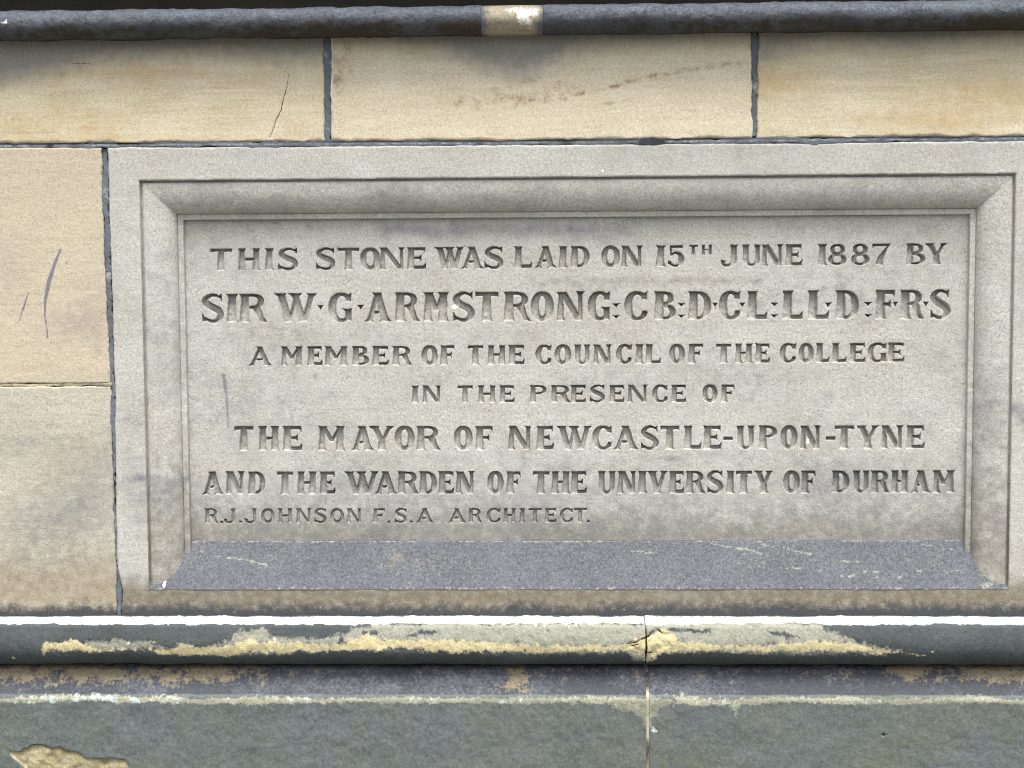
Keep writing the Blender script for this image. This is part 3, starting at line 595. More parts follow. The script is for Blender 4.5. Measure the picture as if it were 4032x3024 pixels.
LINES = [
(0.3, 0.0098, [('T', -0.5332, -0.5006, 0.1688, 0.0314), ('H', -0.4917, -0.4591, 0.1688, 0.0314), ('I', -0.4526, -0.4386, 0.1688, 0.0314), ('S', -0.4336, -0.4024, 0.1688, 0.0314), ('S', -0.3779, -0.3482, 0.1687, 0.0315), ('T', -0.3454, -0.3133, 0.1687, 0.0315), ('O', -0.312, -0.2833, 0.1687, 0.0315), ('N', -0.2837, -0.2468, 0.1687, 0.0315), ('E', -0.2435, -0.2163, 0.1687, 0.0315), ('W', -0.201, -0.1611, 0.1687, 0.0316), ('A', -0.1648, -0.1312, 0.1687, 0.0315), ('S', -0.1306, -0.102, 0.1689, 0.0314), ('L', -0.0864, -0.0611, 0.1692, 0.0312), ('A', -0.0569, -0.025, 0.1694, 0.031), ('I', -0.0219, -0.0085, 0.1695, 0.0309), ('D', -0.0044, 0.0228, 0.1697, 0.0308), ('O', 0.0402, 0.0672, 0.1698, 0.0307), ('N', 0.069, 0.1002, 0.1699, 0.0307), ('1', 0.1191, 0.1345, 0.1699, 0.0307), ('5', 0.1369, 0.1607, 0.17, 0.0306), ('T', 0.1671, 0.1802, 0.187, 0.0139), ('H', 0.1857, 0.2009, 0.1868, 0.0139), ('J', 0.213, 0.2381, 0.1701, 0.0305), ('U', 0.2441, 0.2715, 0.1702, 0.0305), ('N', 0.2724, 0.3038, 0.1703, 0.0305), ('E', 0.3071, 0.3311, 0.1703, 0.0304), ('1', 0.3532, 0.3676, 0.1704, 0.0304), ('8', 0.369, 0.3949, 0.1705, 0.0304), ('8', 0.4018, 0.4276, 0.1705, 0.0303), ('7', 0.4318, 0.4581, 0.1706, 0.0303), ('B', 0.4808, 0.5081, 0.1707, 0.0302), ('Y', 0.5081, 0.5402, 0.1708, 0.0302)]),
(0.3, 0.0115, [('S', -0.5473, -0.5142, 0.0926, 0.0412), ('I', -0.5105, -0.4928, 0.0925, 0.0414), ('R', -0.4909, -0.4508, 0.0925, 0.0415), ('W', -0.4383, -0.3772, 0.0924, 0.0418), ('*', -0.3763, -0.367, 0.0923, 0.042), ('G', -0.3601, -0.3251, 0.0922, 0.0421), ('*', -0.3177, -0.3069, 0.0922, 0.0422), ('A', -0.3075, -0.2672, 0.0921, 0.0424), ('R', -0.2623, -0.2258, 0.0921, 0.0426), ('M', -0.2212, -0.1813, 0.092, 0.0428), ('S', -0.1774, -0.1454, 0.092, 0.0427), ('T', -0.1441, -0.1099, 0.092, 0.0426), ('R', -0.1025, -0.0628, 0.0921, 0.0424), ('O', -0.0628, -0.0296, 0.0922, 0.0423), ('N', -0.025, 0.0156, 0.0922, 0.0421), ('G', 0.0202, 0.053, 0.0923, 0.042), (':', 0.0561, 0.0671, 0.0923, 0.0419), ('C', 0.0736, 0.108, 0.0923, 0.0418), ('B', 0.1168, 0.1484, 0.0924, 0.0416), (':', 0.1508, 0.1623, 0.0924, 0.0415), ('D', 0.1664, 0.1998, 0.0924, 0.0414), ('*', 0.2021, 0.2095, 0.0925, 0.0413), ('C', 0.2115, 0.2426, 0.0925, 0.0413), ('*', 0.2408, 0.249, 0.0924, 0.0414), ('L', 0.2518, 0.2811, 0.0924, 0.0414), (':', 0.2856, 0.2975, 0.0923, 0.0415), ('L', 0.303, 0.3317, 0.0923, 0.0416), ('L', 0.3396, 0.3697, 0.0922, 0.0417), ('*', 0.3642, 0.3743, 0.0922, 0.0417), ('D', 0.3798, 0.4135, 0.0921, 0.0418), (':', 0.4217, 0.4327, 0.092, 0.0419), ('F', 0.4372, 0.4664, 0.092, 0.042), ('*', 0.4627, 0.47, 0.092, 0.042), ('R', 0.4727, 0.5082, 0.0919, 0.0421), ('*', 0.5064, 0.5146, 0.0919, 0.0421), ('S', 0.5164, 0.5455, 0.0918, 0.0422)]),
(0.31, 0.0088, [('A', -0.479, -0.445, 0.0283, 0.0279), ('M', -0.4314, -0.3983, 0.0283, 0.0279), ('E', -0.3922, -0.3707, 0.0283, 0.028), ('M', -0.367, -0.3316, 0.0283, 0.028), ('B', -0.326, -0.3014, 0.0283, 0.028), ('E', -0.2962, -0.2724, 0.0283, 0.028), ('R', -0.2664, -0.2376, 0.0283, 0.028), ('O', -0.2237, -0.1999, 0.0283, 0.0281), ('F', -0.1962, -0.175, 0.0284, 0.0281), ('T', -0.1558, -0.133, 0.0284, 0.0281), ('H', -0.1266, -0.0998, 0.0284, 0.0281), ('E', -0.0959, -0.0729, 0.0284, 0.0282), ('C', -0.0563, -0.0326, 0.0284, 0.0282), ('O', -0.0286, -0.0043, 0.0285, 0.0282), ('U', 0.0001, 0.0237, 0.0285, 0.0283), ('N', 0.028, 0.0551, 0.0285, 0.0283), ('C', 0.0615, 0.085, 0.0286, 0.0283), ('I', 0.0892, 0.1021, 0.0286, 0.0283), ('L', 0.1043, 0.1264, 0.0286, 0.0284), ('O', 0.1389, 0.1616, 0.0286, 0.0284), ('F', 0.1665, 0.1886, 0.0287, 0.0284), ('T', 0.2071, 0.2295, 0.0288, 0.0283), ('H', 0.235, 0.2604, 0.0289, 0.0282), ('E', 0.264, 0.2851, 0.0289, 0.0282), ('C', 0.2998, 0.3236, 0.029, 0.0281), ('O', 0.3273, 0.3487, 0.0291, 0.028), ('L', 0.352, 0.3712, 0.0291, 0.028), ('L', 0.3749, 0.3959, 0.0292, 0.0279), ('E', 0.4005, 0.4237, 0.0292, 0.0279), ('G', 0.4269, 0.4547, 0.0293, 0.0278), ('E', 0.4562, 0.4795, 0.0294, 0.0278)]),
(0.29, 0.008, [('I', -0.2392, -0.2276, -0.0277, 0.0251), ('N', -0.2228, -0.1954, -0.0277, 0.0251), ('T', -0.1711, -0.1488, -0.0277, 0.0252), ('H', -0.1408, -0.1148, -0.0277, 0.0252), ('E', -0.1094, -0.0881, -0.0277, 0.0252), ('P', -0.0649, -0.0399, -0.0277, 0.0252), ('R', -0.0338, -0.0051, -0.0278, 0.0252), ('E', -0.0051, 0.0167, -0.0278, 0.0252), ('S', 0.0227, 0.0452, -0.0278, 0.0253), ('E', 0.0513, 0.0729, -0.0279, 0.0253), ('N', 0.0781, 0.1073, -0.0279, 0.0253), ('C', 0.1141, 0.1372, -0.028, 0.0254), ('E', 0.1418, 0.163, -0.0281, 0.0254), ('O', 0.1876, 0.2092, -0.0282, 0.0255), ('F', 0.2143, 0.234, -0.0282, 0.0255)]),
(0.29, 0.0098, [('T', -0.5024, -0.4739, -0.0975, 0.0362), ('H', -0.4664, -0.4354, -0.0975, 0.0361), ('E', -0.4304, -0.4022, -0.0975, 0.036), ('M', -0.3783, -0.3371, -0.0975, 0.0358), ('A', -0.3296, -0.2956, -0.0975, 0.0356), ('Y', -0.303, -0.2651, -0.0975, 0.0356), ('O', -0.2647, -0.2358, -0.0975, 0.0355), ('R', -0.2325, -0.197, -0.0974, 0.0354), ('O', -0.1773, -0.1499, -0.0974, 0.0352), ('F', -0.1456, -0.1196, -0.0974, 0.0351), ('N', -0.0972, -0.0629, -0.0974, 0.035), ('E', -0.0558, -0.0309, -0.0974, 0.0348), ('W', -0.0252, 0.0253, -0.0974, 0.0347), ('C', 0.0266, 0.0555, -0.0974, 0.0346), ('A', 0.0568, 0.0942, -0.0974, 0.0346), ('S', 0.0975, 0.1239, -0.0974, 0.0345), ('T', 0.1262, 0.1539, -0.0974, 0.0345), ('L', 0.1603, 0.1856, -0.0974, 0.0344), ('E', 0.189, 0.2148, -0.0974, 0.0344), ('-', 0.2183, 0.2319, -0.0974, 0.0343), ('U', 0.2371, 0.2642, -0.0974, 0.0343), ('P', 0.2699, 0.2973, -0.0974, 0.0342), ('O', 0.3015, 0.3264, -0.0974, 0.0342), ('N', 0.3301, 0.3608, -0.0974, 0.0341), ('-', 0.3677, 0.3815, -0.0974, 0.0341), ('T', 0.3802, 0.4085, -0.0974, 0.0341), ('Y', 0.4118, 0.4448, -0.0974, 0.034), ('N', 0.4476, 0.48, -0.0974, 0.034), ('E', 0.4842, 0.5104, -0.0974, 0.0339)]),
(0.29, 0.0092, [('A', -0.5523, -0.5199, -0.1627, 0.0339), ('N', -0.5165, -0.4883, -0.1627, 0.0339), ('D', -0.4836, -0.4578, -0.1627, 0.0338), ('T', -0.4403, -0.4159, -0.1627, 0.0337), ('H', -0.4102, -0.3811, -0.1626, 0.0337), ('E', -0.377, -0.3539, -0.1626, 0.0336), ('W', -0.3389, -0.2893, -0.1626, 0.0335), ('A', -0.2958, -0.2618, -0.1626, 0.0335), ('R', -0.2612, -0.2298, -0.1626, 0.0334), ('D', -0.2294, -0.2032, -0.1626, 0.0334), ('E', -0.201, -0.178, -0.1626, 0.0333), ('N', -0.1751, -0.1465, -0.1625, 0.0333), ('O', -0.1284, -0.1046, -0.1625, 0.0332), ('F', -0.1005, -0.0787, -0.1625, 0.0331), ('T', -0.0613, -0.0368, -0.1625, 0.0331), ('H', -0.034, -0.0065, -0.1625, 0.033), ('E', -0.0055, 0.0177, -0.1625, 0.033), ('U', 0.0344, 0.0604, -0.1625, 0.0329), ('N', 0.0632, 0.0914, -0.1625, 0.0329), ('I', 0.0929, 0.1073, -0.1625, 0.0329), ('V', 0.1068, 0.137, -0.1625, 0.0329), ('E', 0.1388, 0.1608, -0.1625, 0.0329), ('R', 0.1633, 0.1919, -0.1625, 0.0329), ('S', 0.1945, 0.2185, -0.1625, 0.0329), ('I', 0.2226, 0.2355, -0.1625, 0.0329), ('T', 0.2368, 0.2605, -0.1625, 0.0329), ('Y', 0.2632, 0.2915, -0.1625, 0.0329), ('O', 0.306, 0.3302, -0.1625, 0.0329), ('F', 0.3318, 0.3536, -0.1625, 0.0329), ('D', 0.3766, 0.4024, -0.1625, 0.0329), ('U', 0.407, 0.4318, -0.1625, 0.0329), ('R', 0.4336, 0.4612, -0.1625, 0.0329), ('H', 0.463, 0.4887, -0.1625, 0.0329), ('A', 0.4915, 0.5208, -0.1625, 0.0329), ('M', 0.523, 0.5569, -0.1625, 0.0329)]),
(0.25, 0.0048, [('R', -0.5485, -0.5287, -0.2051, 0.0212), ('.', -0.5258, -0.5215, -0.2051, 0.0212), ('J', -0.5202, -0.5026, -0.2051, 0.0211), ('.', -0.4976, -0.4932, -0.2051, 0.0211), ('J', -0.4895, -0.4708, -0.2051, 0.0211), ('O', -0.4646, -0.4448, -0.2051, 0.0211), ('H', -0.4392, -0.4181, -0.2051, 0.0211), ('N', -0.4123, -0.3897, -0.2051, 0.021), ('S', -0.3856, -0.3668, -0.2051, 0.021), ('O', -0.3615, -0.3418, -0.2051, 0.021), ('N', -0.3371, -0.3151, -0.2051, 0.021), ('F', -0.2979, -0.2804, -0.2051, 0.0209), ('.', -0.2763, -0.2726, -0.2052, 0.0209), ('S', -0.2664, -0.2471, -0.2052, 0.0209), ('.', -0.2433, -0.2396, -0.2052, 0.0209), ('A', -0.2345, -0.2083, -0.2052, 0.0209), ('A', -0.1868, -0.1607, -0.2052, 0.0208), ('R', -0.1562, -0.1368, -0.2052, 0.0208), ('C', -0.1297, -0.1091, -0.2052, 0.0208), ('H', -0.1048, -0.0864, -0.2052, 0.0208), ('I', -0.0811, -0.0727, -0.2052, 0.0207), ('T', -0.0681, -0.0485, -0.2052, 0.0207), ('E', -0.0439, -0.0271, -0.2052, 0.0207), ('C', -0.0215, -0.002, -0.2052, 0.0207), ('T', -0.001, 0.0181, -0.2052, 0.0207), ('.', 0.0181, 0.0226, -0.2053, 0.0207)])]
# every line: stroke weight, cut depth, then characters (char, x0, x1, baseline z, height) in metres on the panel
CELL = 0.00072
px0, px1, pz0, pz1 = PL+0.0002, PRt-0.0002, PB+0.0005, PT-0.0002
nx = int((px1-px0)/CELL)+1; nz = int((pz1-pz0)/CELL)+1
gx = np.linspace(px0, px1, nx); gz = np.linspace(pz0, pz1, nz); dz = gz[1]-gz[0]
depth = np.zeros((nz, nx), np.float32); owner = np.full((nz, nx), -1, np.int16); word = -1
for li, (wt, cut, chars) in enumerate(LINES):
    for gi, (ch, x0, x1, zb_, h) in enumerate(chars):
        if gi == 0 or x0-chars[gi-1][2] > (0.27 if li == 1 else 0.38)*max(h, chars[gi-1][4]): word += 1
        P, H, EX = glyph(ch, (x1-x0)/h, wt)
        m_ = 0.004
        i0, i1 = np.searchsorted(gx, [x0-m_, x1+m_]); j0, j1 = np.searchsorted(gz, [zb_-m_, zb_+h*1.03+m_])
        GX, GZ = np.meshgrid(gx[i0:i1], gz[j0:j1])
        nse = 0.00042*fbm(GX, GZ, 0.0052, 90+li, 2)
        wx = 0.0005*fbm(GX, GZ, 0.02, 95+li); wz = 0.0005*fbm(GX, GZ, 0.02, 98+li)
        lx = (GX+wx-x0)/h; lz = (GZ+wz-zb_)/h
        sd = np.full(GX.shape, 1e3)
        for p in P: sd = np.minimum(sd, sdpoly(lx, lz, p))
        for p in H: sd = np.maximum(sd, -sdpoly(lx, lz, p))
        for p in EX: sd = np.minimum(sd, sdpoly(lx, lz, p))
        sd = sd*h+nse
        top_ = np.zeros(GX.shape); r_ = np.zeros(GX.shape[1])
        for j in range(GX.shape[0]-1, -1, -1):
            r_ = np.where(sd[j] < 0, r_+dz, 0); top_[j] = r_
        run = np.zeros(GX.shape); r_ = np.zeros(GX.shape[1])
        for j in range(GX.shape[0]):
            r_ = np.where(sd[j] < 0, r_+dz, 0); run[j] = r_
        tt = np.clip(lz, 0, 1)
        dmax = cut*(0.80+0.06*tt+0.75*np.exp(-top_/0.0024))
        ins = sd < 0                                     # true distance to the outline, also across overlapping strokes
        shell = ~ins & (np.roll(ins, 1, 0) | np.roll(ins, -1, 0) | np.roll(ins, 1, 1) | np.roll(ins, -1, 1))
        sx_, sz_ = GX[shell], GZ[shell]; qx, qz = GX[ins], GZ[ins]
        if len(qx) == 0: continue
        dist = np.sqrt(((qx[:, None]-sx_)**2+(qz[:, None]-sz_)**2).min(1))-0.5*CELL
        di = -sd; di[ins] = np.maximum(di[ins], dist)
        dep = np.minimum(dmax, np.minimum(di*9.0, run*5.0+0.0012))
        dep = np.where(sd < 0, dep*(1+0.14*fbm(GX, GZ, 0.006, 120+li, 2)), 0.0003*np.exp(-np.maximum(sd, 0)/0.0006))
        sub = depth[j0:j1, i0:i1]; ow = owner[j0:j1, i0:i1]
        ow[(sd < 0.0001)] = word
        np.maximum(sub, dep.astype(np.float32), out=sub)
GX, GZ = np.meshgrid(gx, gz)
GY = PD+depth+0.0007*fbm(GX, GZ, 0.06, 130, 4)+0.00022*fbm(GX, GZ, 0.0045, 133, 2)
def a_panel(x, z):
    soot = 0.26*np.clip(fbm(x/2.2, z, 0.06, 141, 4)+0.35, 0, 1)
    soot = np.maximum(soot, 0.75*blob(x, z+0.012*fbm(x, z, 0.05, 142, 3), [(-0.2814, 0.2132), (-0.0957, 0.2174), (0.089, 0.2087), (0.089, 0.2289), (-0.2812, 0.2316)], 0.03))
    soot = np.maximum(soot, 0.55*sstep((-0.8524, -0.0683)[1], (-0.8557, -0.1747)[1], z+0.03*fbm(x, z, 0.12, 143))*(0.78+0.5*fbm(x/2.5, z, 0.05, 145, 4)))
    soot = np.maximum(soot, np.clip(0.62-sdpath(x, z, [(*(-0.5161, 0.0142), 0.0025), (*(-0.5125, -0.0167), 0.0014), (*(-0.5108, -0.0619), 0.0006)])/0.005, 0, 1))
    for c, rx, rz in (((-0.3803, 0.0128), 0.006, 0.007), ((0.5977, -0.1721), 0.004, 0.003), ((0.2279, -0.1724), 0.0035, 0.002), ((0.0035, -0.0038), 0.02, 0.004), ((0.141, -0.111), 0.02, 0.006),
                      ((-0.4748, 0.1451), 0.002, 0.002), ((0.3877, 0.0731), 0.002, 0.002), ((0.2703, 0.0099), 0.01, 0.006), ((0.4162, -0.1961), 0.004, 0.006), ((-0.4162, -0.0471), 0.004, 0.012)):
        soot = np.maximum(soot, 0.7*spot(x, z, c, rx, rz))
    warm = 0.6*sstep((-0.8554, -0.1633)[1], (-0.8573, -0.2263)[1], z)+0.2*np.clip(fbm(x/2.2, z, 0.05, 147, 3), 0, 1)
    warm = np.maximum(warm, 0.36*np.clip(0.7-sdpath(x, z, [(*(-0.0591, 0.1481), 0.001), (*(0.1259, 0.1484), 0.003), (*(0.2732, 0.149), 0.001)])/0.012, 0, 1))
    deep = 0*x
    pale = spot(x, z, (-0.1745, 0.1132), 0.007, 0.0045)+spot(x, z, (0.3412, -0.0854), 0.003, 0.007)+0.6*spot(x, z, (-0.0965, 0.0905), 0.004, 0.002)
    return dict(soot=soot, warm=warm, deep=deep, pale=pale)
V_, F_, A_ = grid_parts(GX, GY, GZ, a_panel(GX, GZ))
of = owner.ravel()[F_]; fo = of.max(1)
adopt(mesh_obj('panel', *compact(V_, F_[fo < 0], A_)[:2], plaque, compact(V_, F_[fo < 0], A_)[2], smooth=False))
for wi in range(word+1):
    vv, ff, aa = compact(V_, F_[fo == wi], A_)
    adopt(mesh_obj('carved_word', vv, ff, plaque, aa, smooth=False))

# ---------------------------------------------------------------- upper moulding and the overhang above it
TY, TZ = -0.026, 0.5145
TRy, TRz = 0.0235, 0.0198
up_prof = [(0.05, TZ-TRz*0.92), (0.0, TZ-TRz*0.92)]+arc(TY, TZ, TRy, TRz, -60, -270, 44)[::1]+[(TY+0.012, TZ+TRz*0.97), (0.05, TZ+TRz*0.97)]
up_prof = [(0.05, TZ-TRz*0.86), (-0.004, TZ-TRz*0.88)]+[(y, z) for y, z in arc(TY, TZ, TRy, TRz, -62, -270, 44)]+[(TY+0.014, TZ+TRz), (0.05, TZ+TRz)]
def a_up(x, y, z, s):
    warm = 0.95*sstep(TZ+0.35*TRz, TZ-0.75*TRz, z+0.006*fbm(x, z*0, 0.05, 158, 3))*np.clip(0.75+1.1*fbm(x, z*0, 0.16, 159, 2), 0, 1)*(0.8+0.6*fbm(x, s, 0.08, 151))  # brown crust, doubling as painted shade on the lower half
    bare_or_sheen = 0.75*np.clip(0.5*fbm(x, s*3, 0.11, 152, 2)+0.75, 0, 1)*sstep(TZ-0.2*TRz, TZ+0.5*TRz, z)  # bluish sky sheen painted onto the upward-facing half
    for u_ in (-0.7477, -0.6797, 0.0105, 0.154, 0.4325,): bare_or_sheen = np.maximum(bare_or_sheen, 0.6*spot(x, z, (u_, TZ+0.3*TRz), 0.03, 0.012))
    return dict(warm=warm, bare_or_sheen=bare_or_sheen, pale=0.7*spot(x, z, (-0.7926, TZ+0.2*TRz), 0.002, 0.006)+0.6*spot(x, z, (-0.7982, TZ), 0.008, 0.004))
def a_patch(x, y, z, s):
    soot = np.clip(0.95-np.minimum(x--0.1291, -0.0429-x+0.008*fbm(z, x, 0.02, 9, 3))/0.016, 0, 1)+0.0*x
    pale = blob(x, z, [(-0.0913, 0.5246), (-0.0491, 0.5248), (-0.0509, 0.5165), (-0.0615, 0.5159), (-0.0605, 0.5028), (-0.0668, 0.5046), (-0.0756, 0.5081), (-0.0773, 0.5161)], 0.012)*1.1
    return dict(soot=soot, pale=pale)
GU = 'stones of the upper moulding'
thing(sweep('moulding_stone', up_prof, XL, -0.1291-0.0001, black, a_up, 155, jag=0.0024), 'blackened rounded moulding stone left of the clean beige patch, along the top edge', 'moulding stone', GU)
thing(sweep('moulding_stone', up_prof, -0.1291, -0.0429, patchm, a_patch, 156, jag=0.0008), 'short clean beige length of the top moulding with a white splash', 'moulding stone', GU)
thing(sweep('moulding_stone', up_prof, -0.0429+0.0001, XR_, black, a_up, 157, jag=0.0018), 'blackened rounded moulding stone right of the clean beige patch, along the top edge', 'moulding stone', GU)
zo = TZ+TRz
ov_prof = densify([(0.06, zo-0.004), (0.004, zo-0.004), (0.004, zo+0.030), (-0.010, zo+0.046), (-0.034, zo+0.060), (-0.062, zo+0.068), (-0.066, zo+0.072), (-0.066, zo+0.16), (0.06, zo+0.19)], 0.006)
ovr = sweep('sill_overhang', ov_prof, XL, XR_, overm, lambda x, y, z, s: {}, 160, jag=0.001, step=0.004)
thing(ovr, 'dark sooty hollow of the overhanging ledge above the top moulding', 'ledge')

# ---------------------------------------------------------------- lower moulding
LX = 0.0999
lz0 = -0.3369
lo_prof = [(0.05, lz0+0.0008), (0.0008, lz0+0.0006)]+densify([(0.0, lz0), (-0.0355, lz0-0.0044)], 0.002)[1:]
za = lz0-0.0044; zl = -0.4035; hh = za-zl
lo_prof += [(-0.0385, za-0.0012), (-0.0402, za-0.0034)]+[(-0.0402-0.0062*math.sin(math.radians(k*6)), za-0.0034-(hh*0.40)*k/15) for k in range(1, 16)]
yb, zb2 = lo_prof[-1]
lo_prof += [(yb+0.032*(1-math.cos(math.radians(k*5))), zb2-(zb2-zl)*math.sin(math.radians(k*5))) for k in range(1, 19)]+[(0.05, zl)]
def a_lo(x, y, z, s):
    x0, z0 = x, z
    z = z+0.0055*fbm(x, z, 0.022, 174, 4); x = x+0.006*fbm(x, z, 0.02, 177, 3)
    bare_or_sheen = blob(x, z, [(-0.7025, -0.3614), (-0.6564, -0.3625), (-0.6123, -0.3654), (-0.5941, -0.371), (-0.5647, -0.375), (-0.539, -0.3735), (-0.5131, -0.3672), (-0.491, -0.3587), (-0.4761, -0.3505), (-0.4505, -0.3505), (-0.4396, -0.3561), (-0.3957, -0.3586), (-0.3357, -0.3542), (-0.3079, -0.346), (-0.2859, -0.3401), (0.3473, -0.3378), (0.352, -0.3447), (0.3682, -0.3502), (0.4078, -0.3655), (0.458, -0.3764), (0.4258, -0.3812), (0.1202, -0.3778), (0.1057, -0.3907), (0.084, -0.3907), (0.0732, -0.3779), (-0.0971, -0.3798), (-0.336, -0.3749), (-0.4988, -0.3846), (-0.5723, -0.3839), (-0.6089, -0.3765), (-0.7029, -0.3774)], 0.010)
    for P_ in ([(-0.3372, -0.3579), (-0.3292, -0.356), (-0.3293, -0.3623), (-0.3373, -0.363)],[(-0.3061, -0.3512), (-0.2879, -0.3497), (-0.2868, -0.3541), (-0.3044, -0.356)],[(-0.2405, -0.3549), (-0.2205, -0.3512), (-0.1987, -0.3526), (-0.206, -0.3556), (-0.2351, -0.3574)],[(0.2731, -0.3458), (0.2965, -0.3495), (0.318, -0.356), (0.3073, -0.3575), (0.2821, -0.352)],[(0.1273, -0.3459), (0.1922, -0.3473), (0.1922, -0.351), (0.1346, -0.3503)],): bare_or_sheen = np.minimum(bare_or_sheen, 1-1.1*blob(x, z, P_, 0.006))
    warm = blob(x, z, [(-0.7683, -0.3655), (-0.7413, -0.3648), (-0.7191, -0.3633), (-0.7008, -0.3692), (-0.6752, -0.3747), (-0.6089, -0.3751), (-0.5721, -0.375), (-0.57, -0.3654), (-0.5426, -0.3709), (-0.5316, -0.3735), (-0.4874, -0.3653), (-0.4251, -0.366), (-0.3359, -0.3652), (-0.3044, -0.3578), (-0.257, -0.3622), (-0.1333, -0.3651), (-0.0245, -0.3687), (0.0624, -0.3705), (0.084, -0.3613), (0.1057, -0.3521), (0.1201, -0.3484), (0.1346, -0.3539), (0.149, -0.3649), (0.2283, -0.3686), (0.3181, -0.3641), (0.3575, -0.3612), (0.3827, -0.3648), (0.4222, -0.3728), (0.4598, -0.3764), (0.4258, -0.3794), (0.2643, -0.3759), (0.1346, -0.376), (0.1166, -0.3826), (0.0913, -0.3834), (0.0768, -0.3767), (-0.0245, -0.3761), (-0.1334, -0.3791), (-0.2791, -0.3748), (-0.336, -0.3749), (-0.4253, -0.3783), (-0.4988, -0.3839), (-0.5723, -0.3832), (-0.6236, -0.3773), (-0.7029, -0.3788), (-0.7564, -0.3767), (-0.7688, -0.3822)], 0.009)
    for c, rx, rz in (((-0.6057, -0.3636), 0.0075, 0.0042), ((-0.7325, -0.3789), 0.004, 0.003), ((-0.8122, -0.3871), 0.004, 0.003), ((0.4795, -0.3812), 0.012, 0.002), ((0.5081, -0.3775), 0.003, 0.002), ((0.4867, -0.383), 0.012, 0.0015), ((0.1039, -0.3892), 0.012, 0.003),): warm = np.maximum(warm, spot(x, z, c, rx, rz))
    x, z = x0, z0
    wav = 0.0014*fbm(x, x*0, 0.03, 171, 4)
    pale = np.maximum(np.clip(1.2*(z-za-0.001*0+0.0002)/0.001, 0, 1)*np.clip((0.0-y-0.0018+wav*2)/0.002, 0, 1), 0)  # ledge top coloured pale to paint in the full sky light
    for c, r in (((-0.6433, -0.3666), 0.003), ((-0.057, -0.3423), 0.003), ((-0.0443, -0.343), 0.002), ((-0.0103, -0.3441), 0.002), ((-0.5879, -0.3417), 0.0012), ((-0.4323, -0.3598), 0.003),): pale = np.maximum(pale, spot(x, z, c, r, r*0.8))
    pale = np.clip(pale*1.25, 0, 1.3)
    deep = 0*x
    for P_ in ([(0.0995, -0.3388, 0.0003), (0.1, -0.3577, 0.0006), (0.1005, -0.3736, 0.0012), (0.1, -0.3856, 0.0012)],[(0.0745, -0.3667, 0.0003), (0.0872, -0.3642, 0.0009), (0.0902, -0.3617, 0.0005), (0.099, -0.3587, 0.0012), (0.1039, -0.3562, 0.0014), (0.1098, -0.3497, 0.0005)],[(0.1137, -0.3458, 0.0003), (0.1195, -0.3492, 0.001), (0.1235, -0.3527, 0.0007), (0.1313, -0.3527, 0.0003)],[(0.0745, -0.3707, 0.0002), (0.0843, -0.3687, 0.0006), (0.0921, -0.3667, 0.0002)],[(0.0804, -0.3796, 0.0002), (0.098, -0.3796, 0.0008), (0.1098, -0.3801, 0.0003)],): deep = np.maximum(deep, np.clip(0.6-sdpath(x+0.001*fbm(x, z, 0.008, 5), z, P_)/0.0014, 0, 1))
    return dict(bare_or_sheen=bare_or_sheen, warm=warm, pale=pale, deep=deep)
def r_lo(x, y, z, s):
    d_ = 0*x
    for P_ in ([(0.0995, -0.3388, 0.0003), (0.1, -0.3577, 0.0006), (0.1005, -0.3736, 0.0012), (0.1, -0.3856, 0.0012)],[(0.0745, -0.3667, 0.0003), (0.0872, -0.3642, 0.0009), (0.0902, -0.3617, 0.0005), (0.099, -0.3587, 0.0012), (0.1039, -0.3562, 0.0014), (0.1098, -0.3497, 0.0005)],[(0.1137, -0.3458, 0.0003), (0.1195, -0.3492, 0.001), (0.1235, -0.3527, 0.0007), (0.1313, -0.3527, 0.0003)],[(0.0745, -0.3707, 0.0002), (0.0843, -0.3687, 0.0006), (0.0921, -0.3667, 0.0002)],[(0.0804, -0.3796, 0.0002), (0.098, -0.3796, 0.0008), (0.1098, -0.3801, 0.0003)],): d_ = d_-0.0025*np.clip(0.6-sdpath(x+0.001*fbm(x, z, 0.008, 5), z, P_)/0.0014, 0, 1)
    b = np.clip(0.5-sdpoly(x, z, [(0.0706, -0.3737), (0.0755, -0.3657), (0.098, -0.3587), (0.1098, -0.3497), (0.1146, -0.3467), (0.1332, -0.3527), (0.1274, -0.3617), (0.1372, -0.3696), (0.1157, -0.3786), (0.1147, -0.3856), (0.0951, -0.3856), (0.0823, -0.3836), (0.0784, -0.3786)])/0.004, 0, 1)
    fl = blob(x, z, [(-0.7025, -0.3614), (-0.6564, -0.3625), (-0.6123, -0.3654), (-0.5941, -0.371), (-0.5647, -0.375), (-0.539, -0.3735), (-0.5131, -0.3672), (-0.491, -0.3587), (-0.4761, -0.3505), (-0.4505, -0.3505), (-0.4396, -0.3561), (-0.3957, -0.3586), (-0.3357, -0.3542), (-0.3079, -0.346), (-0.2859, -0.3401), (0.3473, -0.3378), (0.352, -0.3447), (0.3682, -0.3502), (0.4078, -0.3655), (0.458, -0.3764), (0.4258, -0.3812), (0.1202, -0.3778), (0.1057, -0.3907), (0.084, -0.3907), (0.0732, -0.3779), (-0.0971, -0.3798), (-0.336, -0.3749), (-0.4988, -0.3846), (-0.5723, -0.3839), (-0.6089, -0.3765), (-0.7029, -0.3774)], 0.006)
    return d_-0.0012*fl*(0.6+1.2*fbm(x, z, 0.014, 7, 3))-b*0.003*(0.7+0.8*fbm(x, z, 0.012, 6, 3))
GL = 'stones of the lower moulding'
thing(sweep('moulding_stone', lo_prof, XL, LX-0.0008, lower, a_lo, 172, jag=0.0016, step=0.0012, relief=r_lo), 'peeling moulding stone with a ledge painted sky-bright, below the inscription, left of the upright crack', 'moulding stone', GL)
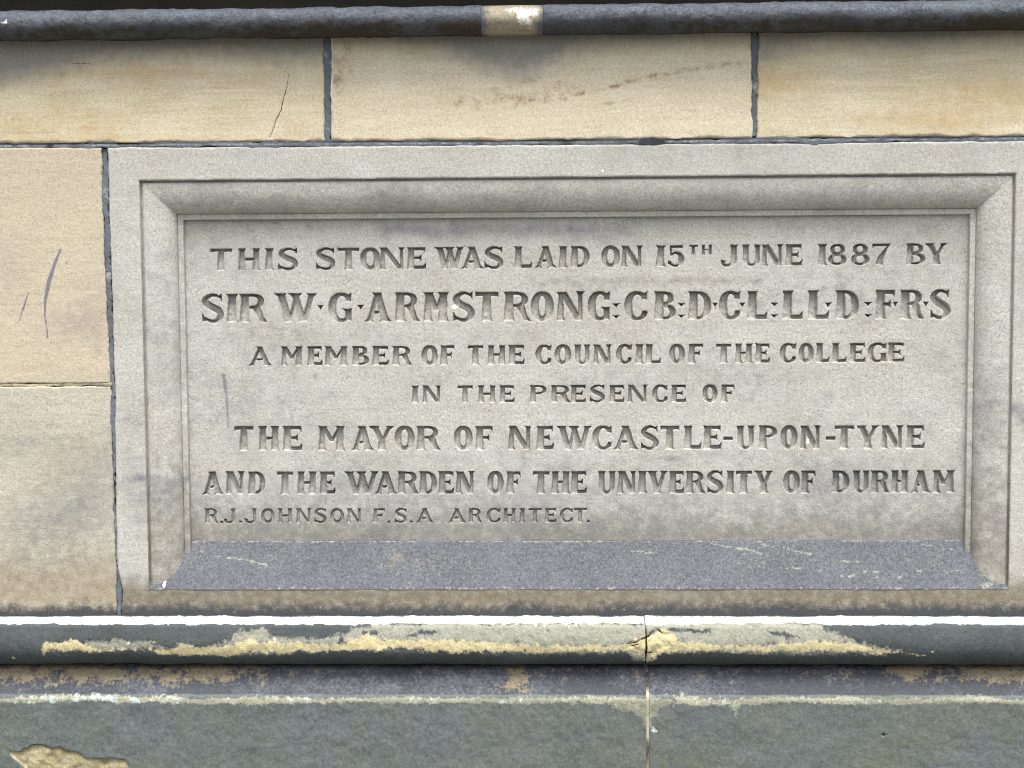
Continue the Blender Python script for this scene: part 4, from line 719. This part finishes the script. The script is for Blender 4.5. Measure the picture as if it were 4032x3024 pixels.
thing(sweep('moulding_stone', lo_prof, LX+0.0008, XR_, lower, a_lo, 173, jag=0.0013, step=0.0012, relief=r_lo), 'dark moulding stone with a tapering yellow patch, right of the upright crack below the inscription', 'moulding stone', GL)

# ---------------------------------------------------------------- plinth
PY = -0.045
zc0 = -0.4136; zc1 = -0.4456
PX = 0.1025
pl_prof = densify([(0.05, zc0+0.006), (-0.012, zc0+0.005)], 0.01)[:-1]+densify([(-0.016, zc0+0.002), (PY+0.004, zc1+0.0035)], 0.0016)+[(PY+0.002, zc1+0.0018), (PY+0.0008, zc1), (PY, zc1-0.003)]+densify([(PY, zc1-0.005), (PY, -0.62)], 0.0018)+[(PY, -0.7), (PY, -1.0), (PY, GROUND), (0.05, GROUND)]
CHIP = [(-0.8214, -0.5254), (-0.8038, -0.5271), (-0.7995, -0.5212), (-0.7949, -0.5223), (-0.7876, -0.5164), (-0.7806, -0.5152), (-0.7735, -0.5163), (-0.7596, -0.5217), (-0.7466, -0.5192), (-0.735, -0.5257), (-0.7221, -0.5263), (-0.7083, -0.5358), (-0.686, -0.5369), (-0.6707, -0.5357), (-0.652, -0.5386), (-0.6476, -0.5469), (-0.6527, -0.5635), (-0.6952, -0.5744), (-0.754, -0.5734), (-0.789, -0.5616), (-0.8004, -0.5503), (-0.8072, -0.5426), (-0.8199, -0.5319)]
def a_pl(x, y, z, s):
    band = np.clip((z-zc1-0.002)/0.003+0.4*fbm(x, z, 0.02, 181), 0, 1)
    up = sstep(zc1, zc0, z)
    warm = np.clip(1.25*(up-0.42)+0.9*fbm(x, z*2.2, 0.05, 182, 4), 0, 1)*np.clip(0.25+np.clip((-0.431-x)/0.1,0,1)+np.clip((x-(0.432))/0.06,0,1), 0.12, 1)
    warm = np.maximum(warm, band*0.66*np.clip(1.1-np.abs(x+0.02*fbm(x, z, 0.03, 6, 3)--0.0853+0.006*fbm(z, z, 0.02, 5))/0.030, 0, 1))
    edge = np.clip(1.15-np.abs(z-zc1+0.0035+0.005*fbm(x, x*0, 0.09, 183, 3))/(0.006+0.003*fbm(x, x*0, 0.04, 186, 3)), 0, 1)
    bare_or_sheen = edge
    bare_or_sheen = np.maximum(bare_or_sheen, blob(x, z, [(0.0623, -0.4468), (0.1003, -0.4467), (0.1347, -0.4459), (0.1745, -0.444), (0.1419, -0.4533), (0.1202, -0.4589), (0.1094, -0.4755), (0.1058, -0.4941), (0.1003, -0.4941), (0.0967, -0.4719), (0.084, -0.4645), (0.055, -0.4608), (0.0405, -0.4516)], 0.016))
    bare_or_sheen = np.maximum(bare_or_sheen, 0.9*blob(x, z, [(0.207, -0.4476), (0.2359, -0.4476), (0.2341, -0.455), (0.2269, -0.4679), (0.2197, -0.4587)], 0.012))
    lich = np.clip(np.clip(1-np.abs((x-(-0.703))/0.15), 0, 1)+0.25, 0, 1)*edge
    pale = 0.80*lich*(0.7+0.7*fbm(x, z, 0.012, 197, 3))
    pale = np.maximum(pale, spot(x, z, (0.1108, -0.4926), 0.0055, 0.006)); pale = np.maximum(pale, spot(x, z, (-0.6786, -0.5371), 0.007, 0.0025))
    lilac = (0.62*np.clip(fbm(x, z, 0.09, 187, 4)+0.2, 0, 1))+0.35*up*np.clip(fbm(x, z, 0.12, 188, 3)+0.3, 0, 1)
    moss = 0.75*np.clip(fbm(x, z, 0.08, 189, 4)+0.35, 0, 1)*(1-band)
    sdc = sdpoly(x, z, CHIP)+0.0012*fbm(x, z, 0.012, 190, 3)
    chip = np.clip(0.5-sdc/0.002, 0, 1)
    ochre = chip*np.clip(0.5+fbm(x, z, 0.02, 231, 3), 0, 1); umber = chip*np.clip(0.12+fbm(x, z, 0.03, 232, 3), 0, 1)
    deep = np.clip(0.9-np.abs(sdc-0.0008)/0.0016, 0, 1)*np.clip((z--0.5262)/0.006, 0, 1)
    deep = np.maximum(deep, spot(x, z, (0.4379, -0.4984), 0.0045, 0.0022))
    return dict(band=band, warm=warm, bare_or_sheen=bare_or_sheen, pale=pale, lilac=lilac, moss=moss, chip=chip, deep=deep, ochre=ochre, umber=umber)
def r_pl(x, y, z, s):
    sdc = sdpoly(x, z, CHIP)+0.0012*fbm(x, z, 0.012, 190, 3)
    b = sstep(0.001, -0.002, sdc); low = np.clip(-sdc/0.03, 0, 1)
    h_ = np.exp(-(((x-(0.4379, -0.4984)[0])/0.004)**2+((z-(0.4379, -0.4984)[1])/0.002)**2))
    return -b*(0.0042-0.002*low+0.0034*fbm(x, z, 0.016, 191, 4))-0.003*h_
GP = 'blocks of the plinth'
thing(sweep('plinth_block', pl_prof, XL, PX-0.0022, plinthm, a_pl, 192, jag=0.0016, step=0.0014, relief=r_pl), 'wide grimy plinth block with a flaked yellow scar low at its left', 'plinth block', GP)
thing(sweep('plinth_block', pl_prof, PX+0.0022, XR_, plinthm, a_pl, 193, jag=0.0014, step=0.0014, relief=r_pl), 'grimy plinth block right of the pale upright joint, with a small dark pit', 'plinth block', GP)
jp = [(y+0.0014 if y < 0 else y, z) for y, z in pl_prof]
def a_jp(x, y, z, s): return dict(deep=np.clip(fbm(x, z, 0.03, 195, 3)+0.25+0.6*sstep(zc1, zc1+0.01, z), 0, 1))
thing(sweep('mortar_joint', jp, PX-0.0024, PX+0.0024, palemortar, a_jp, 196, jag=0.0012, step=0.0008), 'pale upright mortar joint between the two grimy plinth blocks', 'mortar joint', 'mortar joints between the blocks')
